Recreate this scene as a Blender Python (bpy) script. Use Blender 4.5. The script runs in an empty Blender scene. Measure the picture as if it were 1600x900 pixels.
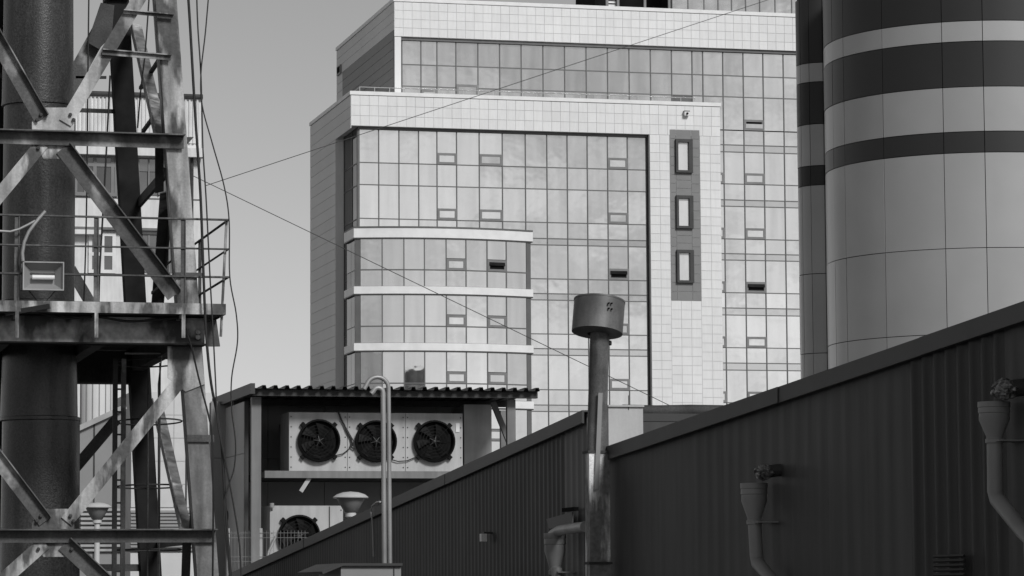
import bpy, math, random
from mathutils import Vector, Matrix
from math import radians as R, sin, cos, pi
random.seed(7)
scene = bpy.context.scene
COL = scene.collection

# ------------------------------------------------------------ camera
FPX = 5000.0
CAM = Vector((0, 0, 1.7))
YAW, PITCH, ROLL = R(-14.1), math.atan(475 / FPX), R(-0.34)
CM = (Matrix.Rotation(YAW, 3, 'Z') @ Matrix.Rotation(pi / 2 + PITCH, 3, 'X') @ Matrix.Rotation(ROLL, 3, 'Z'))
cd = bpy.data.cameras.new('camera'); co = bpy.data.objects.new('camera', cd); COL.objects.link(co)
cd.sensor_width = 36.0; cd.lens = FPX / 1600 * 36; cd.clip_start = 0.5; cd.clip_end = 6000
co.matrix_world = Matrix.Translation(CAM) @ CM.to_4x4()
scene.camera = co
VIEW = CM @ Vector((0, 0, -1))

# ------------------------------------------------------------ light
SUN_EL, SUN_AZ = R(35), R(17)            # azimuth measured from -Y towards +X
SDIR = Vector((sin(SUN_AZ) * cos(SUN_EL), -cos(SUN_AZ) * cos(SUN_EL), sin(SUN_EL)))
w = bpy.data.worlds.new('World'); scene.world = w; w.use_nodes = True
nt = w.node_tree; nt.nodes.clear()
N = lambda t: nt.nodes.new(t)
out = N('ShaderNodeOutputWorld'); bg = N('ShaderNodeBackground'); sky = N('ShaderNodeTexSky')
sky.sky_type = 'NISHITA'; sky.sun_disc = False
sky.sun_elevation = SUN_EL; sky.sun_rotation = math.atan2(SDIR.x, SDIR.y)
sky.air_density = 1.0; sky.dust_density = 0.3; sky.ozone_density = 1.0
bw = N('ShaderNodeRGBToBW')
tc = N('ShaderNodeTexCoord'); mp = N('ShaderNodeMapping'); mp.inputs['Scale'].default_value = (1, 1, 2.6)
mp.inputs['Location'].default_value = (7, 3, 9)
n1 = N('ShaderNodeTexNoise'); n1.inputs['Scale'].default_value = 2.2; n1.inputs['Detail'].default_value = 2
n2 = N('ShaderNodeTexNoise'); n2.inputs['Scale'].default_value = 12; n2.inputs['Detail'].default_value = 4; n2.inputs['Roughness'].default_value = .45
m1 = N('ShaderNodeMapRange'); m1.inputs[1].default_value = .46; m1.inputs[2].default_value = .56
m2 = N('ShaderNodeMapRange'); m2.inputs[1].default_value = .36; m2.inputs[2].default_value = .64; m2.inputs[3].default_value = -.30; m2.inputs[4].default_value = .22
mu = N('ShaderNodeMath'); mu.operation = 'MULTIPLY'
ad = N('ShaderNodeMath'); ad.operation = 'ADD'; ad.inputs[1].default_value = 1
mu2 = N('ShaderNodeMath'); mu2.operation = 'MULTIPLY'
L = nt.links.new
L(sky.outputs[0], bw.inputs[0]); L(tc.outputs['Generated'], mp.inputs[0]); L(mp.outputs[0], n1.inputs['Vector']); L(mp.outputs[0], n2.inputs['Vector'])
L(n1.outputs[0], m1.inputs[0]); L(n2.outputs[0], m2.inputs[0]); L(m1.outputs[0], mu.inputs[0]); L(m2.outputs[0], mu.inputs[1])
L(mu.outputs[0], ad.inputs[0]); L(bw.outputs[0], mu2.inputs[0]); L(ad.outputs[0], mu2.inputs[1])
L(mu2.outputs[0], bg.inputs[0]); L(bg.outputs[0], out.inputs[0]); bg.inputs[1].default_value = 0.046
sl = bpy.data.lights.new('sun', 'SUN'); so = bpy.data.objects.new('sun', sl); COL.objects.link(so)
sl.energy = 1.5; sl.angle = R(14); sl.color = (1, 1, 1)
so.rotation_euler = SDIR.to_track_quat('Z', 'Y').to_euler(); so.location = (40, -40, 60)
scene.view_settings.view_transform = 'Standard'; scene.view_settings.look = 'None'
scene.view_settings.exposure = 0.7; scene.view_settings.gamma = 1.0
scene.cycles.max_bounces = 6

# ------------------------------------------------------------ measuring helpers
def ray(x, y): return CM @ Vector(((x - 800) / FPX, -(y - 450) / FPX, -1))
def onY(x, y, Y): d = ray(x, y); return CAM + d * (Y / d.y)
def onX(x, y, X): d = ray(x, y); return CAM + d * (X / d.x)
def depth(p): return (Vector(p) - CAM).dot(VIEW)
def m_of(px, p): return px * depth(p) / FPX

# ------------------------------------------------------------ mesh helpers
class MB:
    def __init__(s): s.v = []; s.f = []
    def add(s, vs, fs):
        b = len(s.v); s.v += [tuple(v) for v in vs]; s.f += [tuple(i + b for i in f) for f in fs]; return s
    def box(s, a, b):
        x0, x1 = sorted((a[0], b[0])); y0, y1 = sorted((a[1], b[1])); z0, z1 = sorted((a[2], b[2]))
        vs = [(x, y, z) for x in (x0, x1) for y in (y0, y1) for z in (z0, z1)]
        return s.add(vs, [(0, 1, 3, 2), (4, 6, 7, 5), (0, 4, 5, 1), (2, 3, 7, 6), (0, 2, 6, 4), (1, 5, 7, 3)])
    def bar(s, p0, p1, wd, th, n=(0, -1, 0), off=0.0, lift=0.0):
        p0 = Vector(p0); p1 = Vector(p1); u = (p1 - p0).normalized(); n = Vector(n)
        n = (n - u * n.dot(u)).normalized(); t = u.cross(n)
        vs = []
        for p in (p0, p1):
            for a, b in ((-1, -1), (1, -1), (1, 1), (-1, 1)):
                vs.append(p + t * (a * wd / 2 + off) + n * (b * th / 2 + lift))
        return s.add(vs, [(3, 2, 1, 0), (4, 5, 6, 7), (0, 1, 5, 4), (1, 2, 6, 5), (2, 3, 7, 6), (3, 0, 4, 7)])
    def iron(s, p0, p1, wd, fl=1, d=None, th=.014, n=(0, -1, 0)):
        s.bar(p0, p1, wd, th, n)
        if fl:
            d = d or wd * .8
            s.bar(p0, p1, th, d, n, off=fl * (wd / 2 + th / 2 + .001), lift=d / 2 - th / 2)
        return s
    def tube(s, pts, r, n=8, cap=True):
        pts = [Vector(p) for p in pts]; rings = []; up = None
        for i, p in enumerate(pts):
            t = ((pts[i + 1] if i + 1 < len(pts) else p) - (pts[i - 1] if i else p)).normalized()
            if up is None:
                up = Vector((0, 0, 1)) if abs(t.z) < .9 else Vector((1, 0, 0))
            up = (up - t * up.dot(t)).normalized(); sd = t.cross(up)
            rr = r[i] if isinstance(r, (list, tuple)) else r
            rings.append([p + (up * cos(2 * pi * k / n) + sd * sin(2 * pi * k / n)) * rr for k in range(n)])
        b = []; fs = []
        for q in rings: b += q
        for i in range(len(rings) - 1):
            for k in range(n):
                a, c = i * n + k, i * n + (k + 1) % n
                fs.append((a, a + n, c + n, c))
        if cap: fs += [tuple(range(n)), tuple(reversed(range((len(rings) - 1) * n, len(rings) * n)))]
        return s.add(b, fs)
    def lathe(s, prof, c, n=32, M=None, lump=0):
        c = Vector(c); vs = []; fs = []
        for i, (r, z) in enumerate(prof):
            for k in range(n):
                q = 1 + (random.uniform(-lump, lump) if lump else 0)
                p = Vector((r * q * cos(2 * pi * k / n), r * q * sin(2 * pi * k / n), z))
                vs.append(c + (M @ p if M else p))
        for i in range(len(prof) - 1):
            for k in range(n):
                a, d = i * n + k, i * n + (k + 1) % n
                fs.append((a, d, d + n, a + n))
        return s.add(vs, fs)
    def poly(s, pts, ext):
        pts = [Vector(p) for p in pts]; e = Vector(ext); n = len(pts)
        fs = [tuple(range(n)), tuple(reversed(range(n, 2 * n)))]
        for i in range(n): fs.append((i, i + n, (i + 1) % n + n, (i + 1) % n))
        return s.add(pts + [p + e for p in pts], fs)
    def build(s, name, mat, parent=None, smooth=0):
        me = bpy.data.meshes.new(name); o0 = Vector((0, 0, 0))
        if parent is not None: o0 = parent['_o'] if '_o' in parent else Vector((0, 0, 0)); o0 = Vector(o0)
        me.from_pydata([tuple(Vector(v) - o0) for v in s.v], [], s.f)
        bmn = bpy_recalc(me)
        me.materials.append(mat)
        if smooth:
            me.polygons.foreach_set('use_smooth', [True] * len(me.polygons)); me.set_sharp_from_angle(angle=R(smooth))
        o = bpy.data.objects.new(name, me); COL.objects.link(o)
        if parent is not None: o.parent = parent; o['_o'] = tuple(o0)
        return o
import bmesh
def bpy_recalc(me):
    b = bmesh.new(); b.from_mesh(me); bmesh.ops.recalc_face_normals(b, faces=b.faces); b.to_mesh(me); b.free(); me.update()

def tag(o, label, cat, group=None):
    o['label'] = label; o['category'] = cat
    if group: o['group'] = group
    return o
def thing(name, label, cat, loc=(0, 0, 0), group=None):
    o = bpy.data.objects.new(name, None); COL.objects.link(o); o.location = loc; o['_o'] = tuple(loc); o.empty_display_size = .3
    return tag(o, label, cat, group)
CACHE = {}
def piece(name, c, s, mat, parent, rot=None):
    """a box piece with shared mesh data"""
    key = (name, mat.name, tuple(round(q, 3) for q in s)); me = CACHE.get(key)
    if me is None:
        m = MB(); h = [q / 2 for q in s]; m.box((-h[0], -h[1], -h[2]), (h[0], h[1], h[2]))
        me = bpy.data.meshes.new(name); me.from_pydata(m.v, [], m.f); bpy_recalc(me); me.materials.append(mat); CACHE[key] = me
    o = bpy.data.objects.new(name, me); COL.objects.link(o); o.parent = parent
    o.location = Vector(c) - Vector(parent['_o'])
    if rot: o.rotation_euler = rot
    return o

# ------------------------------------------------------------ materials
def mat(name, g, rough=.6, metal=0.0, var=.12, scale=1.5, streak=0.0, fine=0.0, fscale=40, peel=None, bump=0.0, bscale=20, rnd=0.0, spec=.4):
    m = bpy.data.materials.new(name); m.use_nodes = True; t = m.node_tree; n = t.nodes; l = t.links.new
    b = n['Principled BSDF']; b.inputs['Roughness'].default_value = rough; b.inputs['Metallic'].default_value = metal
    b.inputs['Specular IOR Level'].default_value = spec
    geo = n.new('ShaderNodeNewGeometry')
    def noise(sc, det=4, stretch=None):
        x = n.new('ShaderNodeTexNoise'); x.inputs['Scale'].default_value = sc; x.inputs['Detail'].default_value = det
        if stretch:
            q = n.new('ShaderNodeMapping'); q.inputs['Scale'].default_value = stretch; l(geo.outputs['Position'], q.inputs[0]); l(q.outputs[0], x.inputs['Vector'])
        else: l(geo.outputs['Position'], x.inputs['Vector'])
        return x.outputs[0]
    def mr(sock, a, bb, lo, hi):
        x = n.new('ShaderNodeMapRange'); l(sock, x.inputs[0])
        for i, q in enumerate((a, bb, lo, hi)): x.inputs[i + 1].default_value = q
        return x.outputs[0]
    def mul(a, bb):
        x = n.new('ShaderNodeMath'); x.operation = 'MULTIPLY'
        for i, q in enumerate((a, bb)):
            if isinstance(q, (int, float)): x.inputs[i].default_value = q
            else: l(q, x.inputs[i])
        return x.outputs[0]
    val = mr(noise(scale), .3, .7, g * (1 - var), g * (1 + var))
    if streak: val = mul(val, mr(noise(6, 5, (1, 1, .12)), .35, .7, 1 + streak * .4, 1 - streak))
    if fine: val = mul(val, mr(noise(fscale, 3), .3, .7, 1 - fine, 1 + fine))
    if rnd:
        oi = n.new('ShaderNodeObjectInfo'); val = mul(val, mr(oi.outputs['Random'], 0, 1, 1 - rnd, 1 + rnd))
    if peel:
        g2, cover, psc, st = peel
        mask = mr(noise(psc, 8, (1, 1, st)), cover - .04, cover + .04, 0, 1)
        x = n.new('ShaderNodeMix'); x.data_type = 'FLOAT'; l(mask, x.inputs[0]); l(val, x.inputs[2])
        l(mul(mr(noise(14), .3, .7, .7, 1.3), g2), x.inputs[3]); val = x.outputs[0]
    cmb = n.new('ShaderNodeCombineColor')
    for i in range(3): l(val, cmb.inputs[i])
    l(cmb.outputs[0], b.inputs['Base Color'])
    if bump:
        bp = n.new('ShaderNodeBump'); bp.inputs['Strength'].default_value = bump; bp.inputs['Distance'].default_value = .02
        l(noise(bscale, 4), bp.inputs['Height']); l(bp.outputs[0], b.inputs['Normal'])
    return m

def glassmat(name, base, fac, rnd=.25, wav=.004, rough=.02, stripes=True):
    m = bpy.data.materials.new(name); m.use_nodes = True; t = m.node_tree; n = t.nodes; l = t.links.new
    b = n['Principled BSDF']; b.inputs['Roughness'].default_value = .7; b.inputs['Specular IOR Level'].default_value = 0
    o = n['Material Output']; gl = n.new('ShaderNodeBsdfGlossy'); gl.inputs['Roughness'].default_value = rough; gl.inputs['Color'].default_value = (.76, .76, .76, 1)
    mx = n.new('ShaderNodeMixShader')
    geo = n.new('ShaderNodeNewGeometry'); oi = n.new('ShaderNodeObjectInfo')
    # what hangs behind each pane: blinds and curtains, different from pane to pane
    off = n.new('ShaderNodeVectorMath'); off.operation = 'SCALE'; off.inputs[0].default_value = (37, 19, 53); l(oi.outputs['Random'], off.inputs['Scale'])
    add = n.new('ShaderNodeVectorMath'); add.operation = 'ADD'; l(geo.outputs['Position'], add.inputs[0]); l(off.outputs[0], add.inputs[1])
    mp = n.new('ShaderNodeMapping'); mp.inputs['Scale'].default_value = (1.6, 1.6, .14); l(add.outputs[0], mp.inputs[0])
    ns = n.new('ShaderNodeTexNoise'); ns.inputs['Scale'].default_value = 1.1; ns.inputs['Detail'].default_value = 5; l(mp.outputs[0], ns.inputs['Vector'])
    r1 = n.new('ShaderNodeMapRange'); r1.inputs[1].default_value = .3; r1.inputs[2].default_value = .7; r1.inputs[3].default_value = base * (.35 if stripes else .9); r1.inputs[4].default_value = base * (1.8 if stripes else 1.1); l(ns.outputs[0], r1.inputs[0])
    r2 = n.new('ShaderNodeMapRange'); r2.inputs[3].default_value = 1 - rnd; r2.inputs[4].default_value = 1 + rnd; l(oi.outputs['Random'], r2.inputs[0])
    mu = n.new('ShaderNodeMath'); mu.operation = 'MULTIPLY'; l(r1.outputs[0], mu.inputs[0]); l(r2.outputs[0], mu.inputs[1])
    cc = n.new('ShaderNodeCombineColor')
    for i in range(3): l(mu.outputs[0], cc.inputs[i])
    l(cc.outputs[0], b.inputs['Base Color'])
    wn = n.new('ShaderNodeTexNoise'); wn.inputs['Scale'].default_value = .8; wn.inputs['Detail'].default_value = 2; l(add.outputs[0], wn.inputs['Vector'])
    bp = n.new('ShaderNodeBump'); bp.inputs['Strength'].default_value = 1; bp.inputs['Distance'].default_value = wav; l(wn.outputs[0], bp.inputs['Height'])
    l(bp.outputs[0], gl.inputs['Normal'])
    fr = n.new('ShaderNodeMapRange'); fr.inputs[3].default_value = fac - .05; fr.inputs[4].default_value = min(.98, fac + .04); l(oi.outputs['Random'], fr.inputs[0])
    l(fr.outputs[0], mx.inputs[0]); l(b.outputs[0], mx.inputs[1]); l(gl.outputs[0], mx.inputs[2]); l(mx.outputs[0], o.inputs['Surface'])
    return m

M = {}
M['asphalt'] = mat('dusty_asphalt', .13, .9, var=.3, scale=.5, fine=.3, bump=.4, bscale=60)
M['tile'] = mat('white_cladding', .78, .55, var=.04, scale=.25, streak=.05, rnd=.035)
M['tile_side'] = mat('grey_cladding', .8, .55, var=.04, scale=.3, rnd=.03)
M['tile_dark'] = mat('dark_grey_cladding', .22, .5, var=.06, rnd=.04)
M['backing'] = mat('joint_backing', .66, .9)
M['coping'] = mat('white_coping', .82, .4, var=.06)
M['frame'] = mat('dark_mullion', .13, .45, var=.1)
M['sash'] = mat('grey_sash_frame', .20, .45)
M['dark'] = mat('dark_interior', .012, .9, spec=.05)
M['glass'] = glassmat('reflective_glass', .32, .79, rnd=.10)
M['glass_glare'] = glassmat('glass_with_painted_glare', .75, .35, rnd=.05, stripes=False)  # pale base painted in for the bright sky reflection on these panes
M['glass_side'] = glassmat('grey_glass', .08, .45, stripes=False)
M['spandrel'] = glassmat('spandrel_glass', .22, .62, rnd=.15, stripes=False)
M['panel_light'] = mat('silver_panel', .38, .3, metal=.2, var=.05, scale=.5, rnd=.05, spec=.5)
M['panel_dark'] = mat('dark_panel', .03, .38, metal=.0, var=.08, scale=.3, rnd=.06, spec=.35)
M['shed'] = mat('shed_sheet', .058, .55, var=.22, scale=.5, streak=.25, rnd=.05, spec=.3)
M['shed_dark'] = mat('dark_shed_sheet', .034, .55, var=.12, scale=.6, streak=.15, spec=.3)
M['shed_light'] = mat('grey_shed_sheet', .10, .55, var=.1)
M['trim'] = mat('shed_trim', .05, .5, var=.15, spec=.35)
M['flue'] = mat('sooty_flue_metal', .032, .3, metal=0, var=.25, scale=1.2, streak=.5, fine=.6, fscale=38, bump=.2, bscale=45, spec=.7)
M['paint'] = mat('peeling_pale_paint', .47, .6, var=.32, scale=1.6, streak=.6, fine=.1, peel=(.08, .52, 3.2, .3), bump=.25)
M['paint_dark'] = mat('rusty_shaded_paint', .085, .65, var=.3, scale=2.5, streak=.3, fine=.2, peel=(.30, .60, 1.6, .5), bump=.2)  # dark rusty paint; on the front braces it also carries the flanges' shade
M['rust'] = mat('dark_rusty_steel', .05, .75, var=.35, scale=3, fine=.25, bump=.2)
M['steel_black'] = mat('near_black_steel', .018, .85, var=.4, scale=3, spec=.1)  # near-black tone for rear legs, riser, flanges, guards and open sashes
M['paint_mid'] = mat('grimy_pale_paint', .20, .6, var=.4, scale=1.8, streak=.5, fine=.1, peel=(.5, .62, 2.0, .4), bump=.2)
M['wire'] = mat('grey_wire', .06, .6)
M['beamweb'] = mat('smeared_beam_web', .05, .6, var=.3, scale=1.2, streak=.3, peel=(.42, .52, 1.3, .6))
M['cable'] = mat('black_cable', .02, .6)
M['galv'] = mat('galvanised_steel', .38, .45, metal=.3, var=.15, streak=.15)
M['ac'] = mat('condenser_casing', .47, .45, var=.06, streak=.16, fine=.03)
M['acdark'] = mat('black_fan_plastic', .010, .6, spec=.1)
M['blade'] = mat('fan_blade', .014, .6, spec=.12)
M['wallgrey'] = mat('grey_sandwich_panel', .26, .6, var=.06)
M['sidewall'] = mat('pale_grey_sandwich_panel', .42, .5, var=.08)
M['post'] = mat('grey_steel_post', .20, .55, var=.12, streak=.2)
M['roofsheet'] = mat('dark_roof_sheet', .05, .5)
M['apt'] = mat('pale_apartment_wall', .72, .7, var=.06, streak=.12)
M['aptwin'] = glassmat('apartment_glass', .06, .22, stripes=False)
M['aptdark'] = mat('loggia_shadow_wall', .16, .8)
M['white'] = mat('white_plastic', .75, .4)
M['vent'] = mat('weathered_vent_pipe', .12, .55, metal=.2, var=.4, scale=4, streak=.55, fine=.25, fscale=60)
M['ventcap'] = mat('painted_vent_cap', .15, .5, metal=.2, var=.25, scale=3, streak=.35, fine=.1)
M['duct'] = mat('flaking_white_duct', .85, .65, var=.2, scale=4, streak=.3, fine=.2, peel=(.2, .5, 3.5, .25), bump=.3)
M['pipe'] = mat('grey_plastic_pipe', .26, .45, var=.1, scale=3)
M['foil'] = mat('crumpled_foil_wrap', .2, .4, metal=.5, var=.8, scale=18, bump=.8)
M['lampcap'] = mat('lamp_cap', .55, .4, var=.08)
M['lampglass'] = mat('frosted_lamp_bowl', .2, .25, var=.05)
M['pale'] = mat('pale_panel_wall', .62, .6, var=.05)
M['flood'] = mat('floodlight_body', .10, .5)
M['floodglass'] = glassmat('floodlight_glass', .16, .18, stripes=False, rough=.1)

# ------------------------------------------------------------ setting
g = MB(); g.add([(-3000, -3000, 0), (3000, -3000, 0), (3000, 3000, 0), (-3000, 3000, 0)], [(0, 1, 2, 3)])
go = g.build('ground', M['asphalt']); go['kind'] = 'structure'

# ------------------------------------------------------------ office building: front block
YF = 200.0
def FX(px, py=205, Y=YF): return onY(px, py, Y).x
def FZ(py, px=870, Y=YF): return onY(px, py, Y).z
TILE = .6
def tiles(parent, x0, x1, z0, z1, Y, m, name='cladding_panel', limit=None, skip=None, gap=.024, top_first=True):
    nx = max(1, round((x1 - x0) / TILE)); nz = max(1, round((z1 - z0) / TILE)); dx = (x1 - x0) / nx; dz = (z1 - z0) / nz
    rest = MB(); k = 0
    for j in range(nz - 1, -1, -1):
        for i in range(nx):
            a, c = x0 + i * dx, z0 + j * dz
            if skip and skip(a + dx / 2, c + dz / 2): continue
            if limit is None or k < limit:
                piece(name, (a + dx / 2, Y + .015, c + dz / 2), (dx - gap, .03, dz - gap), m, parent); k += 1
            else: rest.box((a + gap / 2, Y, c + gap / 2), (a + dx - gap / 2, Y + .03, c + dz - gap / 2))
    if rest.v: o = rest.build(name + 's_lower', m, parent); o['kind'] = 'stuff'
    return k

def sash(parent, x0, x1, z0, z1, Y, opened=False, frame_w=.15):
    wn = MB(); Yf = Y - .05
    f = frame_w
    wn.box((x0, Yf, z0), (x0 + f, Y + .04, z1)); wn.box((x1 - f, Yf, z0), (x1, Y + .04, z1))
    wn.box((x0 + f, Yf, z0), (x1 - f, Y + .04, z0 + f)); wn.box((x0 + f, Yf, z1 - f), (x1 - f, Y + .04, z1))
    o = wn.build('window', M['sash'], parent); o['_o'] = parent['_o']
    if not opened:
        piece('pane', ((x0 + x1) / 2, Y - .01, (z0 + z1) / 2), (x1 - x0 - 2 * f - .01, .02, z1 - z0 - 2 * f - .01), M['glass'], o, (random.gauss(0, .006), 0, random.gauss(0, .006)))
    else:
        b = MB(); b.box((x0 + f + .004, Y + .02, z0 + f + .004), (x1 - f - .004, Y + .03, z1 - f - .004)); b.build('opening', M['dark'], o)
        h = (z1 - z0 - 2 * f) * (.5 if opened == 'top' else 1); a = R(12) if opened != 'tilt' else R(7)
        q = MB(); p0 = Vector((0, Yf - .02, z1 - f)); p1 = p0 + Vector((0, -sin(a) * h, -cos(a) * h))
        if opened == 'tilt': p0 = Vector((0, Yf - .02, z0 + f)); p1 = p0 + Vector((0, -sin(a) * h * .5, cos(a) * h * .66))
        xa, xb = x0 + f * .7, x1 - f * .7; t = Vector((0, .03, 0))
        q.add([(xa, *p0.yz), (xb, *p0.yz), (xb, *p1.yz), (xa, *p1.yz)] + [Vector((xx, *pp.yz)) + t for xx, pp in ((xa, p0), (xb, p0), (xb, p1), (xa, p1))],
              [(0, 1, 2, 3), (7, 6, 5, 4), (0, 4, 5, 1), (1, 5, 6, 2), (2, 6, 7, 3), (3, 7, 4, 0)])
        q.build('open_sash', M['glass_glare' if opened == 'tilt' else 'steel_black'], o)
    return o

def curtain(parent, xs, zs, Y, sashes=(), spandrel=(), frame=M['frame'], mw=.06, dark=()):
    """xs, zs: grid lines; zs descending. sashes: (col, row, kind); spandrel: row indices"""
    mull = MB()
    for x in xs: mull.box((x - mw / 2, Y - .05, zs[-1]), (x + mw / 2, Y + .08, zs[0]))
    for z in zs: mull.box((xs[0] + .001, Y - .035, z - mw / 2), (xs[-1] - .001, Y + .07, z + mw / 2))
    mull.build('mullion_frame', frame, parent)
    sd = {(c, r): k for c, r, k in sashes}
    for i in range(len(xs) - 1):
        for j in range(len(zs) - 1):
            x0, x1, z1, z0 = xs[i] + mw / 2, xs[i + 1] - mw / 2, zs[j] - mw / 2, zs[j + 1] + mw / 2
            if (i, j) in sd:
                zz = z0 + .72
                sash(parent, x0 - .03, x1 + .03, z0 - .02, zz, Y - .02, sd[(i, j)]); z0 = zz + .01
            m = M['spandrel'] if j in spandrel else M['glass']
            if (i, j) in dark: m = M['aptwin']
            piece('glass_pane', ((x0 + x1) / 2, Y + .02, (z0 + z1) / 2), (x1 - x0 + .02, .02, z1 - z0 + .02), m, parent,
                  (random.gauss(0, .002), 0, random.gauss(0, .002)))

XB0 = FX(548, 142); XB1 = FX(1125, 172); ZT = FZ(142, 548); ZFB = FZ(196, 548)
DB = 14.3                                    # depth of the block
blk = thing('office_block', 'white clad office block with curved glazed bay and mirrored glass front', 'building', (XB0, YF, 0))
YG = YF + .45                                # glass plane
XG0 = FX(559, 205, YG); XG1 = FX(1011, 218, YG)
core = MB()
core.box((XB0 + .03, YF + .03, ZFB), (XB1 - .03, YF + DB, ZT - .25))                       # fascia body
core.box((XG0 + .3, YG + .6, 0), (XG1 + .2, YF + DB - .1, ZFB - .001))                      # dark rooms behind the glass
core.build('core', M['backing'], blk)
inn = MB(); inn.box((XG0 + .12, YG + .35, 0), (XG1 - .02, YG + .55, ZFB - .01)); inn.build('room_backing', M['dark'], blk)
c = MB(); c.box((XB0 - .06, YF - .06, ZT - .24), (XB1 + .06, YF + DB + .05, ZT)); c.build('coping', M['coping'], blk)
# side wall (faces left) in long courses
YS0 = YF + 5.2
sw = MB(); sw.box((XB0 + .03, YS0 + .03, 0), (XG0 + .29, YF + DB, ZFB - .002)); sw.build('side_wall', M['backing'], blk)
z = ZT - .27; k = 0
while z > 4:
    h = .72; y0 = YF if z - h > ZFB - .3 else YS0
    piece('side_cladding_panel', (XB0 + .015, (y0 + YF + DB) / 2, z - h / 2), (.03, YF + DB - y0, h - .03), M['tile_side'], blk); z -= h
e = MB(); e.box((XB0 + .035, YS0 - .012, 0), (XG0 + .15, YS0 + .026, ZFB - .004)); e.build('wall_reveal', M['tile'], blk)
# fascia panels and right hand column of panels
n_f = tiles(blk, XB0, XB1, ZFB, ZT - .25, YF, M['tile'])
XC0 = FX(1015, 218)
XD0, XD1, ZD0, ZD1 = FX(1046, 203), FX(1093, 203), FZ(470, 1073), FZ(203, 1070)
cm = MB(); cm.box((XC0, YF + .03, 0), (XB1 - .03, YF + DB - .2, ZFB - .003)); cm.build('column_wall', M['backing'], blk)
nzc = 0
tiles(blk, XC0, XD0, 3, ZFB, YF, M['tile'], limit=40)
tiles(blk, XD1, XB1, 3, ZFB, YF, M['tile'], limit=40)
tiles(blk, XD0, XD1, 3, ZD0, YF, M['tile'], limit=30)
tiles(blk, XD0, XD1, ZD1, ZFB, YF, M['tile'], limit=30)
# dark strip with three punched windows
wins = []
for (a, b_, c_, d_) in ((1055, 219, 1079, 269), (1057, 307, 1081, 356), (1060, 392, 1084, 441)):
    wins.append((FX(a, (b_ + d_) / 2), FX(c_, (b_ + d_) / 2), FZ(d_, a + 12), FZ(b_, a + 12)))
inwin = lambda x, zz: any(a - .28 < x < b_ + .28 and c_ - .28 < zz < d_ + .28 for a, b_, c_, d_ in wins)
ds = MB()
zs_ = [ZD0] + sorted([q for w_ in wins for q in (w_[2], w_[3])]) + [ZD1]
wx0, wx1 = wins[1][0], wins[1][1]
nrow = round((ZD1 - ZD0) / TILE); dz = (ZD1 - ZD0) / nrow
for (xa, xb) in ((XD0, wx0), (wx1, XD1)):
    for j in range(nrow):
        piece('dark_cladding_panel', ((xa + xb) / 2, YF + .012, ZD0 + (j + .5) * dz), (xb - xa - .02, .034, dz - .028), M['tile_dark'], blk)
for j in range(0, 8, 2):
    za, zb = zs_[j], zs_[j + 1]; nn = max(1, round((zb - za) / TILE)); d2 = (zb - za) / nn
    for q in range(nn): piece('dark_cladding_panel', ((wx0 + wx1) / 2, YF + .012, za + (q + .5) * d2), (wx1 - wx0 - .02, .034, d2 - .028), M['tile_dark'], blk)
for (a, b_, c_, d_) in wins:
    a, b_ = wx0, wx1
    f = MB(); t = .11
    for (p, q) in (((a - .05, c_ - .05), (a + t, d_ + .05)), ((b_ - t - .1, c_ - .05), (b_ + .05, d_ + .05)), ((a + t, c_ - .05), (b_ - t - .1, c_ + t)), ((a + t, d_ - t - .04), (b_ - t - .1, d_ + .05))):  # wider at right and top, so the dark frame carries the reveals' shade
        f.box((p[0], YF - .22, p[1]), (q[0], YF + .02, q[1]))
    wo = f.build('window', M['trim'], blk)
    piece('pane', ((a + b_) / 2 - .05, YF - .02, (c_ + d_) / 2), (b_ - a - 2 * t - .1, .03, d_ - c_ - 2 * t), M['glass_glare'], wo)
# glass front
cols = [561, 591.7, 623.3, 654, 682.7, 713.3, 748.7, 784.7, 820.7, 854.3, 886, 917.3, 949, 980, 1009]
xs = [FX(q, 215, YG) for q in cols]
rows = [212, 262, 296, 348, 373, 383, 436, 459, 469, 522, 545, 555, 609, 633, 643, 697, 721, 731]
zs = [FZ(q, 870, YG) for q in rows]; zs[0] = ZFB - .02
S = [(4, 0, 1), (6, 0, 1), (12, 0, 1), (4, 2, 1), (6, 2, 1), (12, 2, 1), (12, 5, 2), (12, 8, 1), (12, 11, 1), (12, 14, 1)]
curtain(blk, xs, zs, YG, [(a, b_, False if k == 1 else 'top') for a, b_, k in S], spandrel=(4, 7, 10, 13, 16))
lw = MB(); lw.box((xs[0], YG, 0), (xs[-1], YG + .1, zs[-1] - .05)); lw.build('plinth_wall', M['tile_side'], blk)
fr = MB(); fr.box((XG1 - .02, YF + .06, 0), (XC0 - .001, YG + .3, ZFB - .03)); fr.box((XG0 - .02, YF + .3, ZFB - .16), (XG1 - .03, YG + .02, ZFB - .004))  # dark frame; its head strip also draws the fascia's shadow line
fr.build('recess_frame', M['frame'], blk)
cp = MB(); cp.box((XG0 - .02, YG - .06, 0), (xs[0] - .036, YG + .3, ZFB - .02)); cp.build('corner_post', M['frame'], blk)
# side glass (faces left)
ys = [YG + .3, YG + 2.0, YS0 - .03]
sm = MB()
for y in ys[1:]: sm.box((XG0 + .0, y - .05, 3), (XG0 + .12, y + .05, ZFB - .02))
for z_ in zs: sm.box((XG0 + .01, ys[0], z_ - .035), (XG0 + .1, ys[-1] - .06, z_ + .035))
sm.build('side_mullion_frame', M['frame'], blk)
for j in range(len(zs) - 1):
    for i in range(2):
        piece('side_glass_pane', (XG0 + .05, (ys[i] + ys[i + 1]) / 2, (zs[j] + zs[j + 1]) / 2), (.02, ys[i + 1] - ys[i] - .1, zs[j] - zs[j + 1] - .05), M['glass_side'], blk)
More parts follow.
